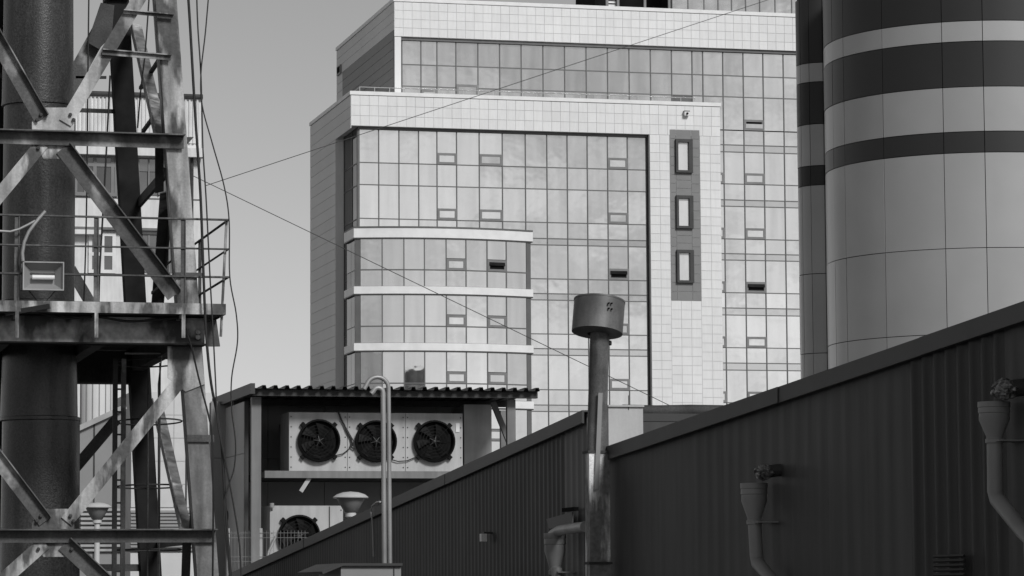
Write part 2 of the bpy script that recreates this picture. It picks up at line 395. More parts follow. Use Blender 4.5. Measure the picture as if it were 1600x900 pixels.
# curved bay
YBE, SAG = YF - .7, .95
xe0 = FX(555, 400, YBE); xe1 = FX(829, 400, YBE)
def arc(x, o=0.0):
    t = (x - (xe0 + xe1) / 2) / ((xe1 - xe0) / 2); t = max(-1, min(1, t)); return YBE - SAG * (1 - t * t) - o
def barc(px):
    X = FX(px, 400, YBE)
    for _ in range(5): X = FX(px, 400, arc(X))
    return X
bx = [xe0 + .3] + [barc(q) for q in (597, 631, 663, 697, 728, 761, 791)] + [xe1 - .32]
def bz(py, px=690): X = barc(px); return onY(px, py, arc(X)).z
bandz = [(bz(372), bz(357)), (bz(459.5), bz(448)), (bz(548), bz(536.5)), (bz(636.5), bz(625)), (bz(725), bz(713))]
def band_mesh(z0, z1, o, n=24):
    b = MB(); X = [xe0 - .12 + (xe1 - xe0 + .24) * i / n for i in range(n + 1)]
    pts = [(x, arc(x, o)) for x in X] + [(xe1 + .12, YG - .1), (xe1 + .12, YG + .02), (xe0 - .12, YF + 2.4)]
    b.poly([(x, y, z0) for x, y in pts], (0, 0, z1 - z0)); return b
for i, (a, b_) in enumerate(bandz):
    bo = band_mesh(a, b_, .16).build('balcony_band', M['coping'], blk)
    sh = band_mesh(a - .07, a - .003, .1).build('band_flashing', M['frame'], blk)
tp = band_mesh(bandz[0][1] + .003, bandz[0][1] + .1, .2).build('bay_roof_edge', M['frame'], blk)
for i in range(4):
    z1, z0 = bandz[i][0] - .07, bandz[i + 1][1]
    zm = [bz(422), bz(510), bz(599), bz(688)][i]
    mu_ = MB()
    for x in bx[1:-1]: mu_.box((x - .035, arc(x) - .05, z0), (x + .035, arc(x) + .05, z1))
    for kx in range(len(bx) - 1):
        a, b_ = bx[kx], bx[kx + 1]; mu_.bar((a, arc(a), zm), (b_, arc(b_), zm), .07, .08, n=(0, 0, 1))
    for (xa, xb) in ((xe0, bx[0]), (bx[-1], xe1)):
        mu_.poly([(xa, arc(xa) - .03, z0), (xb, arc(xb) - .03, z0), (xb, arc(xb) + .2, z0), (xa, arc(xa) + .2, z0)], (0, 0, z1 - z0))
    mu_.build('bay_mullion_frame', M['frame'], blk)
    for kx in range(len(bx) - 1):
        a, b_ = bx[kx], bx[kx + 1]; ang = math.atan2(arc(b_) - arc(a), b_ - a); wd = math.hypot(b_ - a, arc(b_) - arc(a))
        for (za, zb, lower) in ((zm, z1, 0), (z0, zm, 1)):
            zl = za
            if not lower and kx in (4, 6):
                so_ = sash(blk, -(wd - .05) / 2, (wd - .05) / 2, 0, .74, 0, 'top' if (kx == 6 and i == 0) else False)
                so_.location = Vector(((a + b_) / 2, (arc(a) + arc(b_)) / 2 - .02, za)); so_.rotation_euler = (0, 0, ang)
                # the sash is built round its own origin
                so_.data = so_.data.copy(); so_.data.transform(Matrix.Translation(Vector(blk['_o'])))
                for ch in so_.children:
                    if ch.name.startswith('pane'): ch.location = ch.location + Vector(blk['_o'])
                    else: ch.data.transform(Matrix.Translation(Vector(blk['_o'])))
                so_.location -= Vector(blk['_o']); zl = za + .75
            piece('bay_pane', ((a + b_) / 2, (arc(a) + arc(b_)) / 2, (zl + zb) / 2), (wd - .06, .02, zb - zl - .05), M['glass'], blk, (random.gauss(0, .002), 0, ang + random.gauss(0, .002)))
    # left return of the bay
    for (za, zb) in ((zm, z1), (z0, zm)):
        for (ya, yb) in ((YBE + .25, YBE + 1.5), (YBE + 1.5, YF + 2.2)):
            piece('bay_return_pane', (xe0 + .04, (ya + yb) / 2, (za + zb) / 2), (.02, yb - ya - .06, zb - za - .06), M['glass_side'], blk)
    rm = MB(); rm.box((xe0 + .055, YBE + .2, z0), (xe0 + .1, YF + 2.3, z1)); rm.build('bay_return_frame', M['frame'], blk)
ib = MB(); ib.poly([(xe0 + .2, YBE + .1, 3), (xe1 - .2, YBE + .1, 3), (xe1 - .2, YG - .1, 3), (xe0 + .2, YG - .1, 3)], (0, 0, bandz[0][0] - 3)); ib.build('bay_room_backing', M['dark'], blk)
# parapet rail
rl = MB(); xr0, xr1 = FX(562, 140, YF + .9), FX(1086, 165, YF + .9)
for q in (.42, .12): rl.tube([(xr0, YF + .9, ZT + q), (xr1, YF + .9, ZT + q)], .03, 6)
rl.tube([(xr0, YF + .9, ZT + .42), (xr0, YF + 8, ZT + .42)], .03, 6)
for i in range(24): x = xr0 + (xr1 - xr0) * i / 23; rl.box((x - .02, YF + .88, ZT), (x + .02, YF + .92, ZT + .42))
rl.build('parapet_rail', M['galv'], blk)
# small floodlight box on the parapet
p = onY(1073, 177, YF - .2); sc = thing('facade_camera', 'small white box camera hanging under parapet above dark window strip', 'camera', p)
b = MB(); b.box((p.x - .17, YF - .3, p.z - .16), (p.x + .17, YF - .05, p.z + .1)); b.build('housing', M['white'], sc)
b = MB(); b.box((p.x - .19, YF - .3, p.z + .11), (p.x + .19, YF - .01, p.z + .17)); b.build('bracket', M['frame'], sc)
b = MB(); b.lathe([(.0, 0), (.07, 0), (.07, .08), (0, .08)], (p.x, YF - .305, p.z - .03), 12, Matrix.Rotation(pi / 2, 3, 'X')); b.build('lens', M['dark'], sc)

# ------------------------------------------------------------ office tower behind
YT = YF + 4.0; YTG = YT + .35
XT0 = FX(616, 30, YT); XT1 = FX(1330, 60, YT); ZTT = onY(860, 6, YT).z; ZTF = onY(860, 65.5, YT).z; DT = 20
tw = thing('office_tower', 'taller glazed office tower with white fascia rising behind the front block', 'building', (XT0, YT, 0))
c = MB(); c.box((XT0 + .03, YT + .03, ZTF), (XT1, YT + DT, ZTT - .25)); c.box((XT0 + .4, YTG + .6, ZT + .1), (XT1, YT + DT - .05, ZTF - .002)); c.box((XB1 + .3, YTG + .6, 0), (XT1, YT + DT - .05, ZT + .09)); c.build('core', M['backing'], tw)
c = MB(); c.box((XT0 - .06, YT - .06, ZTT - .24), (XT1, YT + DT + .05, ZTT)); c.build('coping', M['coping'], tw)
tiles(tw, XT0, XT1, ZTF, ZTT - .25, YT, M['tile'])
# side wall in courses, pale band above, dark below with a small window
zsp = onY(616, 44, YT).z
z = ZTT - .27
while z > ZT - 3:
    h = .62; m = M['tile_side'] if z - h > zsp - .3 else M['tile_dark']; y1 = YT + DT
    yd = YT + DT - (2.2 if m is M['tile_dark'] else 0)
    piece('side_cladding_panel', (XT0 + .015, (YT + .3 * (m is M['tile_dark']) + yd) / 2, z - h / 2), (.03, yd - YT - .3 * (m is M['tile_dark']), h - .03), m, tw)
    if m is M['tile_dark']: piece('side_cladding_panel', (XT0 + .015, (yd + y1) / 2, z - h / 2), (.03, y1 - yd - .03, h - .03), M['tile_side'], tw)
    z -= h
b = MB(); b.box((XT0 + .035, YT + .31, ZT - 3), (XT0 + .39, YT + DT - .1, ZTF - .004)); b.build('side_wall', M['backing'], tw)
p = onX(530, 110, XT0); b = MB(); b.box((XT0 - .1, p.y - .9, p.z - .35), (XT0 + .02, p.y + .5, p.z + .3)); wv = b.build('window', M['sash'], tw)
piece('pane', (XT0 - .11, p.y - .2, p.z), (.02, .9, .42), M['dark'], wv)
b = MB(); b.box((XT0 + .04, YT + .05, ZT - 2), (onY(627, 90, YT).x, YTG + .2, ZTF - .02)); b.build('corner_reveal', M['tile_side'], tw)
cols = [628, 657.7, 682.7, 712.3, 746.7, 780.7, 814.3, 848.3, 882, 915.7, 949, 982.7, 1016, 1049, 1081, 1097.7, 1129, 1160.7, 1191.7, 1223.3, 1254, 1285]
xs = [onY(q, 75, YTG).x for q in cols]
rows = [80, 118, 151, 203, 226, 237, 287, 312, 322, 373, 396, 406, 457, 481, 492, 543, 567, 578, 629, 653, 664]
zs = [onY(1130, q, YTG).z for q in rows]; zs[0] = ZTF - .02
curtain(tw, xs, zs[:4], YTG, [(17, 2, 'tilt')], dark=((13, 2),))
for (i_, ya_, yb_) in ((1, 140, 158), (3, 132, 151)): sash(tw, xs[i_], xs[i_ + 1], onY(cols[i_], yb_, YTG).z, onY(cols[i_], ya_, YTG).z, YTG - .08)
curtain(tw, xs[15:], zs[3:], YTG, [(2, 2, False), (2, 5, False), (2, 8, 'top'), (2, 11, False), (2, 14, False), (0, 2, False), (0, 5, False), (0, 8, False), (0, 11, False), (0, 14, False)], spandrel=(1, 4, 7, 10, 13, 16))
b = MB(); b.box((xs[0], YTG + .2, zs[3] - 6), (xs[-1], YTG + .3, ZTF - .03)); b.box((xs[15], YTG + .2, 3), (xs[-1], YTG + .31, zs[3] - 6.1)); b.build('room_backing', M['dark'], tw)
b = MB(); b.box((XT0 + .3, YT + .15, ZTF - .2), (XT1 - .1, YTG - .02, ZTF - .005)); b.build('head_frame_shade', M['frame'], tw)  # dark head frame strip, its tone also standing in for the overhang's shadow
# penthouse on the roof
YP = YT + 2.5
px = [onY(q, 8, YP).x for q in (1050, 1075, 1100, 1122, 1143, 1165, 1187, 1211, 1237, 1262)]
zp = [onY(1130, q, YP).z for q in (-75, -30, 22)]; zp[-1] = ZTT - .1
curtain(tw, px, zp, YP)
xo = onY(948, 5, YP).x
b = MB(); b.box((px[0], YP + .15, ZTT - .1), (px[-1], YP + 8, zp[0] + .3)); b.box((xo, YP + 3, ZTT - .1), (px[0], YP + 8, zp[0] + .3)); b.box((xo, YP + .1, zp[0] - .2), (px[0] - .01, YP + 2.99, zp[0] + .31)); b.build('penthouse_wall', M['dark'], tw)
b = MB()
for q in (949, 966, 1008, 1046): x = onY(q, 6, YP).x; b.box((x - .08, YP, ZTT - .1), (x + .08, YP + .16, zp[0] - .21))
b.build('penthouse_post', M['sash'], tw)
b = MB()
for i in range(5): zz = ZTT + .1 + .22 * i; b.box((onY(951, 6, YP).x, YP + .3, zz), (onY(964, 6, YP).x, YP + .36, zz + .12))
b.build('louvre_slat', M['white'], tw)

# ------------------------------------------------------------ round striped building
DC = 110.0
pc = CAM + ray(1527, 300) * DC; CX, CY = pc.x, pc.y; RC = 236 / FPX * DC
cyl = thing('round_building', 'rounded building clad in silver panels with dark horizontal bands', 'building', (CX, CY, 0))
base_ang = math.atan2(-CY, -CX)                   # towards the camera
def camz(px_, py_, rad=RC): 
    d = ray(px_, py_); dc = (Vector((CX, CY, 0)) - CAM); dd = Vector((d.x, d.y)); t = 1.0
    a = dd.dot(dd); bq = -2 * dd.dot(Vector((CX, CY))); cq = CX * CX + CY * CY - rad * rad; disc = max(0, bq * bq - 4 * a * cq)
    t = (-bq - math.sqrt(disc)) / (2 * a); return (CAM + d * t).z
bands = [(-78, 'panel_dark'), (32, 'panel_light'), (64, 'panel_dark'), (135, 'panel_light'), (205, 'panel_dark'), (238, 'panel_light'), (387, 'panel_light'), (521, 'panel_light'), (655, 'panel_light'), (790, None)]
bzs = [camz(1530, q) for q, _ in bands]
vang = [-150, -128, -106, -88, -68, -58, -36, -11.8, 3, 27, 51, 66, 90, 112, 134, 158, 184, 210]
def curved_panel(cx, cy, rad, a0, a1, z0, z1, n=7, th=.05):
    b = MB(); aa = [base_ang + R(a0) + (R(a1) - R(a0)) * i / n for i in range(n + 1)]
    o_ = [(cx + rad * cos(a), cy + rad * sin(a)) for a in aa]; i_ = [(cx + (rad - th) * cos(a), cy + (rad - th) * sin(a)) for a in reversed(aa)]
    b.poly([(x, y, z0) for x, y in o_ + i_], (0, 0, z1 - z0)); return b
def round_wall(root_, cx, cy, rad, vang, gapd=.2):
    b = MB(); b.lathe([(0, .0), (rad - .06, .0), (rad - .06, bzs[0] + .1), (0, bzs[0] + .1)], (cx, cy, 0), 72); b.build('drum_core', M['dark'], root_, 30)
    for j in range(len(bands) - 1):
        for i in range(len(vang) - 1):
            rr = rad + random.uniform(-.006, .006)
            curved_panel(cx, cy, rr, vang[i] + gapd, vang[i + 1] - gapd, bzs[j + 1] + .012, bzs[j] - .012).build('wall_panel', M[bands[j][1]], root_, 30)
round_wall(cyl, CX, CY, RC, vang, .13)
# narrower rounded corner to the left and behind
p2 = CAM + ray(1287, 300) * 114; R2 = 40 / FPX * 114
round_wall(cyl, p2.x, p2.y, R2, [-140, -120, -84, -54, -27, 5, 40, 80, 120, 160, 220], .6)

# ------------------------------------------------------------ apartment block behind the mast
YA = 128.0
A = lambda x, y: onY(x, y, YA)
xa0, xa1 = A(20, 200).x, A(314, 200).x; zt = A(314, 156).z
apt = thing('apartment_block', 'pale panel apartment block seen between the legs of the lattice mast', 'building', (xa0, YA, 0))
b = MB(); b.box((xa0, YA, 0), (xa1, YA + 12, zt)); b.build('wall', M['apt'], apt)
zc0 = A(250, 223).z
b = MB(); pts = []; n = int((xa1 - xa0) / .16); 
for i in range(n):
    x = xa0 + i * .16; pts += [(x, 0), (x + .05, .07), (x + .09, .07), (x + .13, 0)]
vs = [(x, YA - .03 - d, zz) for zz in (zc0, zt - .02) for x, d in pts]; nn = len(pts)
b.add(vs, [(i, i + 1, i + 1 + nn, i + nn) for i in range(nn - 1)]); b.build('corrugated_parapet', M['apt'], apt)
b = MB(); b.tube([(xa0, YA - .1, zt + .1), (xa1 + .05, YA - .1, zt + .1)], .11, 8); b.build('parapet_rail', M['rust'], apt)
def abox(nm, x0, y0, x1, y1, d0, d1, m, par=apt):
    p, q = A(x0, y0), A(x1, y1); zx = (A(x0, y0).z, A(x0, y1).z); bb = MB().box((p.x, YA - d1, zx[0]), (q.x, YA - d0, zx[1])); return bb.build(nm, m, par)
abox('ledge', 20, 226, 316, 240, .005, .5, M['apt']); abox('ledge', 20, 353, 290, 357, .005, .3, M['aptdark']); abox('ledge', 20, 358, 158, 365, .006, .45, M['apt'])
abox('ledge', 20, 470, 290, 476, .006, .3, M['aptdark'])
for (x0, y0, x1, y1, cx_, cy_) in ((118, 243, 181, 303, (134, 148, 176), (257,)), (141, 366, 178, 424, (160,), (397,)), (60, 243, 104, 303, (82,), (257,))):
    f = abox('window', x0, y0, x1, y1, .006, .05, M['aptwin'])
    fr_ = MB(); wd = .07
    p, q = A(x0, y0), A(x1, y0); z1, z0 = A(x0, y0).z, A(x0, y1).z
    for x in [p.x, q.x] + [A(t, y0).x for t in cx_]: fr_.box((x - wd, YA - .1, z0), (x + wd, YA - .03, z1))
    for zz in [z0, z1] + [A(x0, t).z for t in cy_]: fr_.box((p.x - wd, YA - .101, zz - wd), (q.x + wd, YA - .031, zz + wd))
    fr_.build('window_frame', M['white'] if x0 == 141 else M['sash'], f)
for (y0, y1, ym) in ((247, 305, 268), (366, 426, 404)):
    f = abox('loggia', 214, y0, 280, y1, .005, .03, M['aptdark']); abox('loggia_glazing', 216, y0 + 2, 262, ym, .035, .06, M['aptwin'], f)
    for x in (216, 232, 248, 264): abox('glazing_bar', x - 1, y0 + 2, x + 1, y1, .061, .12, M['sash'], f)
b = MB(); x = A(299, 300).x; b.tube([(x, YA - .12, 0), (x, YA - .12, A(299, 245).z)], .07, 8); b.build('rain_pipe', M['rust'], apt)
b = MB()
for q in (311, 430): zz = A(250, q).z; b.box((xa0, YA - .012, zz - .03), (xa1, YA - .002, zz + .03))
b.build('joint_strip', M['aptdark'], apt)

# ------------------------------------------------------------ low buildings behind the foot of the mast
YL = 84.0; Lp = lambda x, y: onY(x, y, YL)
lb = thing('plant_building', 'pale panelled plant building with dark louvres behind the mast ladder', 'building', (Lp(240, 700).x, YL, 0))
p0, p1 = Lp(205, 612), Lp(338, 612)
b = MB(); b.box((p0.x, YL, 0), (p1.x, YL + 6, p0.z)); b.build('wall', M['backing'], lb)
z1 = p0.z; hh = (p0.z - Lp(250, 793).z) / 5
for j in range(5):
    for i in range(2):
        xm = (p1.x - p0.x) / 2; piece('wall_panel', (p0.x + xm * (i + .5), YL - .015, z1 - hh * (j + .5)), (xm - .012, .03, hh - .012), M['pale'], lb)
za, zb = Lp(250, 797).z, Lp(250, 862).z; n = 12
for i in range(n):
    zz = za + (zb - za) * (i + .5) / n; s_ = piece('louvre_slat', ((p0.x + p1.x) / 2, YL - .05, zz), (p1.x - p0.x, .02, .075), M['wallgrey'], lb, (R(-35), 0, 0))
b = MB(); b.box((p0.x, YL - .02, 0), (p1.x, YL - .003, zb - .05)); b.build('plinth', M['pale'], lb)
YK = 62.0; K = lambda x, y: onY(x, y, YK)
kb = thing('lean_to', 'grey lean-to with sloping top edge beside the flue stack', 'building', (K(120, 700).x, YK, 0))
b = MB(); a = [K(60, 700), K(196, 637), K(196, 925), K(60, 925)]; a = [Vector((q.x, YK, max(0, q.z if i < 2 else 0))) for i, q in enumerate(a)]
b.poly(a, (0, 6, 0)); b.build('wall', M['wallgrey'], kb)
b = MB(); b.bar(a[0] + Vector((0, -.05, .02)), a[1] + Vector((0, -.05, .02)), .1, .1); b.build('verge_trim', M['galv'], kb)
b = MB()
for q in (147,): x = K(q, 700).x; b.box((x - .015, YK - .012, 0), (x + .015, YK - .002, K(q, 663).z))
b.build('joint_strip', M['rust'], kb)
n = 10
for i in range(n):
    zz = K(150, 797 + 7 * i).z; piece('louvre_slat', ((K(126, 800).x + K(194, 800).x) / 2, YK - .05, zz), (K(194, 800).x - K(126, 800).x, .02, .055), M['galv'], kb, (R(-35), 0, 0))
tk = thing('silo_tank', 'white ribbed tank top showing above the grey lean-to', 'tank', (K(155, 640).x + 1.2, 80, 0))
pk = onY(152, 640, 80); b = MB(); rr = .42
pr = [(0, 0), (rr, 0)]; b.lathe([(rr, 0), (rr, onY(150, 600, 80).z + .3), (rr * .6, onY(150, 600, 80).z + .6), (0, onY(150, 600, 80).z + .65)], (pk.x, 80, 0), 24); b.build('shell', M['pale'], tk, 40)
b = MB()
for k in range(16): a_ = 2 * pi * k / 16; b.box((pk.x + rr * cos(a_) - .012, 80 + rr * sin(a_) - .012, 0), (pk.x + rr * cos(a_) + .012, 80 + rr * sin(a_) + .012, onY(150, 600, 80).z + .3))
b.build('rib', M['wallgrey'], tk)

# ------------------------------------------------------------ condenser shelter
YC = 70.0; C_ = lambda x, y, Y=YC: onY(x, y, Y)
sh = thing('condenser_shelter', 'open steel shelter with corrugated roof over the condenser units', 'shelter', (C_(400, 900).x, YC, 0))
xl, xr = C_(388, 606).x, C_(828, 612).x; zr = C_(600, 612).z
RD = 4.6
def roof_sheet(b, x0, x1, y0, y1, z0, z1, n):
    pitch = (x1 - x0) / n; pr = []
    for i in range(n): x = x0 + i * pitch; pr += [(x, 0), (x + pitch * .55, 0), (x + pitch * .65, .065), (x + pitch * .92, .065)]
    pr.append((x1, 0)); m = len(pr); vs = []
    for (yy, zz) in ((y0, z0), (y1, z1)):
        for t in (0, -.012): vs += [(x, yy, zz + d + t) for x, d in pr]
    fs = [(i, i + 1, i + 1 + 2 * m, i + 2 * m) for i in range(m - 1)] + [(i + m, i + 3 * m, i + 1 + 3 * m, i + 1 + m) for i in range(m - 1)]
    fs += [(i, i + m, i + 1 + m, i + 1) for i in range(m - 1)] + [(i + 2 * m, i + 1 + 2 * m, i + 1 + 3 * m, i + 3 * m) for i in range(m - 1)]
    b.add(vs, fs)
ns = 5; wseg = (xr - xl) / ns
for i in range(ns):
    b = MB(); roof_sheet(b, xl + i * wseg, xl + (i + 1) * wseg - .004, YC - .9, YC + RD, zr, zr - .1, 5); b.build('roof_sheet', M['roofsheet'], sh)
b = MB(); b.box((xl - .1, YC - .92, zr - .13), (xl - .003, YC + RD, zr + .1)); b.build('verge_trim', M['trim'], sh)
b = MB(); b.box((xl, YC - .7, zr - .16), (xr, YC - .55, zr - .02)); b.box((xl, YC + 2, zr - .2), (xr, YC + 2.15, zr - .075)); b.build('roof_beam', M['rust'], sh)
def post(x0, x1, Y, ztop, zb=0, m=M['post'], nm='post', par=sh):
    q0, q1 = C_(x0, 700, Y).x, C_(x1, 700, Y).x; return MB().box((q0, Y, zb), (q1, Y + .14, ztop)).build(nm, m, par)
post(393, 408, YC - .4, zr - .17); post(793, 806, YC - .4, zr - .17); post(783, 791, YC + 3.2, zr - .21); post(376, 384, YC + 3.0, zr - .21)
zsv, zsw = C_(550, 737).z, C_(550, 748).z
b = MB(); b.box((C_(409, 740).x, YC - .4, zsw), (C_(793, 740).x, YC - .3, zsv)); b.build('shelf_beam', M['post'], sh)
b = MB(); b.box((C_(409, 740).x, YC - .29, zsw + .02), (C_(793, 740).x, YC + 2.8, zsv - .02)); b.build('shelf', M['rust'], sh)
b = MB(); b.bar((C_(376, 700).x, YC + .2, zsv + .05), (C_(376, 700).x, YC + 3, zsv + .05), .1, .1); b.build('side_beam', M['post'], sh)
b = MB(); b.bar(C_(770, 628, YC + .3), C_(795, 690, YC + .3), .12, .1); b.build('brace', M['post'], sh)
# wall behind, in panels
xw0, xw1 = C_(330, 700, YC + 3.3).x, C_(768, 700, YC + 3.3).x; nw = 5
for i in range(nw):
    for j, (z0, z1) in enumerate(((0, 1.9), (1.9, C_(400, 716, YC + 3.3).z), (C_(400, 716, YC + 3.3).z, C_(380, 627, YC + 3.3).z))):
        wq = (xw1 - xw0) / nw; piece('wall_panel', (xw0 + wq * (i + .5), YC + 3.4, (z0 + z1) / 2), (wq - .012, .1, z1 - z0 - .012), M['wallgrey'], sh)
b = MB(); b.box((xw0, YC + 3.46, 0), (xw1, YC + 3.6, C_(380, 629, YC + 3.3).z)); b.build('wall_backing', M['wallgrey'], sh)
nsw = 3
MB().box((xl + .015, YC + .6, 0), (xl + .105, YC + .69, zr - .21)).build('corner_trim', M['trim'], sh)
for i in range(nsw):
    for (z0, z1) in ((0, 1.9), (1.9, C_(400, 716, YC + 3.3).z), (C_(400, 716, YC + 3.3).z, zr - .2)):
        wq = (RD - .6) / nsw; piece('side_wall_panel', (xl + .06, YC + .7 + wq * (i + .5), (z0 + z1) / 2), (.08, wq - .012, z1 - z0 - .012), M['sidewall'], sh)
b = MB(); b.box((C_(725, 640, YC + 1.6).x, YC + 1.6, zsv), (C_(768, 640, YC + 1.6).x, YC + 2.9, C_(740, 632, YC + 1.6).z)); b.build('end_panel', M['galv'], sh)
b = MB(); p0 = C_(470, 768, YC - .3); b.bar(p0, C_(484, 746, YC - .3), .09, .03); b.build('hanging_strip', M['ac'], sh)
b = MB(); b.tube([C_(q, r_, YC + 1.2) for q, r_ in ((455, 735), (446, 715), (441, 690), (440, 665), (446, 650), (455, 646))], .05, 8); b.build('hose', M['cable'], sh)

def fan(parent, c, r, ang0, kind):
    Mx = Matrix.Rotation(pi / 2, 3, 'X')
    b = MB(); b.lathe([(r * .90, 0), (r, .0), (r * 1.02, .12), (r * .94, .14), (r * .90, .10), (r * .88, -.02)], c, 40, Mx); ring = b.build('fan_shroud', M['acdark'], parent, 40)
    b = MB(); b.lathe([(0, -.0), (r * .9, -.0)], c + Vector((0, -.001, 0)), 40, Mx); b.build('throat', M['dark'], ring)
    b = MB(); nb = 6
    for k in range(nb):
        a0 = ang0 + 2 * pi * k / nb; vs = []
        for (rr, da, dy) in ((.2, -.25, -.03), (.2, .25, -.07), (.55, .42, -.085), (.86, .5, -.08), (.86, .02, -.015), (.55, -.12, -.015)):
            a_ = a0 + da; vs.append(c + Vector((rr * r * cos(a_), dy, rr * r * sin(a_))))
        b.add(vs, [(0, 1, 2, 5), (5, 2, 3, 4)])
    b.build('fan_blades', M['blade'], ring)
    b = MB(); b.lathe([(0, .10), (r * .12, .10), (r * .2, .06), (r * .2, .0)], c, 20, Mx); b.build('hub', M['blade'], ring, 40)
    b = MB()
    for k in range(5):
        a_ = ang0 + 2 * pi * k / 5 + .3; d = Vector((cos(a_), 0, sin(a_))); b.bar(c + d * r * .08 + Vector((0, -.12, 0)), c + d * r * .27 + Vector((0, -.1, 0)), .014, .012)
    b.lathe([(0, .135), (r * .06, .13), (r * .06, .1)], c, 12, Mx); b.build('hub_bracket', M['trim'], ring)
    for k in range(4):
        b = MB(); a_ = pi / 4 + k * pi / 2; d = Vector((cos(a_), 0, sin(a_))); b.bar(c + d * r * .97 + Vector((0, -.05, 0)), c + d * r * 1.17 + Vector((0, -.05, 0)), .09, .1)
        b.build('mounting_tab', M['acdark'], ring)
    b = MB()
    for q in (.3, .45, .6, .75): b.lathe([(r * q - .005, .14), (r * q + .005, .14), (r * q + .005, .15), (r * q - .005, .15)], c, 32, Mx)
    for k in range(4):
        a_ = pi / 4 + k * pi / 2; d = Vector((cos(a_), 0, sin(a_))); b.bar(c + d * r * .3 + Vector((0, -.145, 0)), c + d * r * 1.0 + Vector((0, -.14, 0)), .008, .01)
    b.build('wire_guard', M['steel_black'], ring)

def condenser(name, label, x0, y0, x1, y1, fans, Y, z_b, depthm=1.1):
    p, q = C_(x0, y1, Y), C_(x1, y1, Y); zt_ = C_(x0, y0, Y).z
    t = thing(name, label, 'condenser', ((p.x + q.x) / 2, Y, z_b), 'condenser units in the shelter')
    b = MB(); b.box((p.x, Y, z_b), (q.x, Y + depthm, zt_)); b.build('casing', M['galv'], t)
    n = len(fans); wq = (q.x - p.x) / n
    for i in range(n):
        b = MB(); b.box((p.x + wq * i + .006, Y - .025, z_b + .01), (p.x + wq * (i + 1) - .006, Y - .002, zt_ - .01)); fp = b.build('front_panel', M['ac'], t)
        b = MB()
        for k in range(6):
            for xx in (p.x + wq * i + .05, p.x + wq * (i + 1) - .05):
                zz = z_b + .1 + (zt_ - z_b - .2) * k / 5; b.box((xx - .012, Y - .035, zz - .012), (xx + .012, Y - .026, zz + .012))
        b.build('bolt', M['rust'], fp)['kind'] = 'stuff'
    for i, (fx, fy, fr_) in enumerate(fans):
        c = C_(fx, fy, Y); c.y = Y - .03; fan(t, c, m_of(fr_, c), .4 * i + .2, 0)
    return t, p, q, zt_
ac1, p, q, zt_ = condenser('condenser_unit', 'long white condenser unit with three black fans on the shelf', 451, 644, 723, 737, ((497, 689, 33), (586, 690, 32.5), (677, 690, 32.5)), YC + .1, zsv)
b = MB(); b.box((C_(713, 670).x, YC + .055, C_(713, 675).z), (C_(719, 670).x, YC + .07, C_(713, 661).z)); b.build('rating_plate', M['white'], ac1)
def acw(pts, r=.012): return MB().tube([C_(a, b_, YC + .02) for a, b_ in pts], r, 6).build('wiring', M['cable'], ac1)
acw([(529, 644), (533, 655), (538, 664), (542, 674), (548, 684), (550, 692), (548, 698), (554, 702)], .02); acw([(550, 693), (545, 702), (536, 709), (524, 712)])
acw([(611, 718), (622, 721), (636, 720), (648, 715), (653, 711)]); acw([(529, 644), (536, 660), (546, 678), (553, 690), (551, 697)])
ac2, p, q, zt_ = condenser('condenser_unit', 'lower streaked condenser unit half hidden by the sloping shed roof', 421, 790, 536, 880, ((466, 838, 33),), YC - .1, .9)
b = MB()
for x in (513,): b.box((C_(x, 800).x - .01, YC - .14, 1), (C_(x, 800).x + .01, YC - .126, zt_ - .02))
b.build('seam_strip', M['rust'], ac2)
b = MB(); b.tube([C_(425, 793, YC - .2), C_(425, 786, YC - .2)], .05, 8); b.build('valve', M['galv'], ac2)
b = MB(); b.tube([C_(431, 838, YC - .25), C_(420, 862, YC - .25), C_(416, 880, YC - .25)], .03, 6); b.build('drain_hose', M['galv'], ac2)
# plumbing left of the shelter
pl = thing('wall_pipework', 'dark elbow pipe and bracket on grey wall left of shelter', 'pipe', C_(365, 805, YC + 3.2))
b = MB(); b.tube([C_(x, y, YC + 3.0) for x, y in ((358, 806), (368, 803), (374, 802), (376, 806), (376, 830), (376, 870))], .06, 8); b.build('pipe', M['rust'], pl, 40)
b = MB(); b.lathe([(0, 0), (.12, 0), (.12, .12), (0, .12)], C_(354, 806, YC + 3.0), 12, Matrix.Rotation(pi / 2, 3, 'Y')); b.build('flange', M['rust'], pl)
b = MB(); b.poly([C_(357, 769, YC + 3.1), C_(373, 768, YC + 3.1), C_(373, 780, YC + 3.1), C_(357, 783, YC + 3.1)], (0, .18, 0)); b.build('bracket', M['rust'], pl)
# welded mesh fence
YW = 67.0; W_ = lambda x, y: onY(x, y, YW)
mf = thing('mesh_fence', 'thin welded wire mesh fence in front of the lower condenser', 'fence', W_(400, 900))
b = MB(); x = W_(356, 850).x; x1 = W_(482, 850).x; z0, z1 = .3, W_(420, 829).z
while x < x1: b.box((x - .003, YW, z0), (x + .003, YW + .006, z1)); x += .075
zz = z0
for zz in (z1 - .05, z1 - .15, z1 - .55, z1 - .65, z1 - 1.2): b.box((W_(356, 850).x, YW - .008, zz - .004), (x1, YW - .001, zz + .004))
b.build('wire_panel', M['post'], mf)
for q in (357, 408):
    b = MB(); b.box((W_(q, 850).x - .03, YW + .01, 0), (W_(q, 850).x + .03, YW + .06, z1 + .05)); b.build('fence_post', M['galv'], mf)

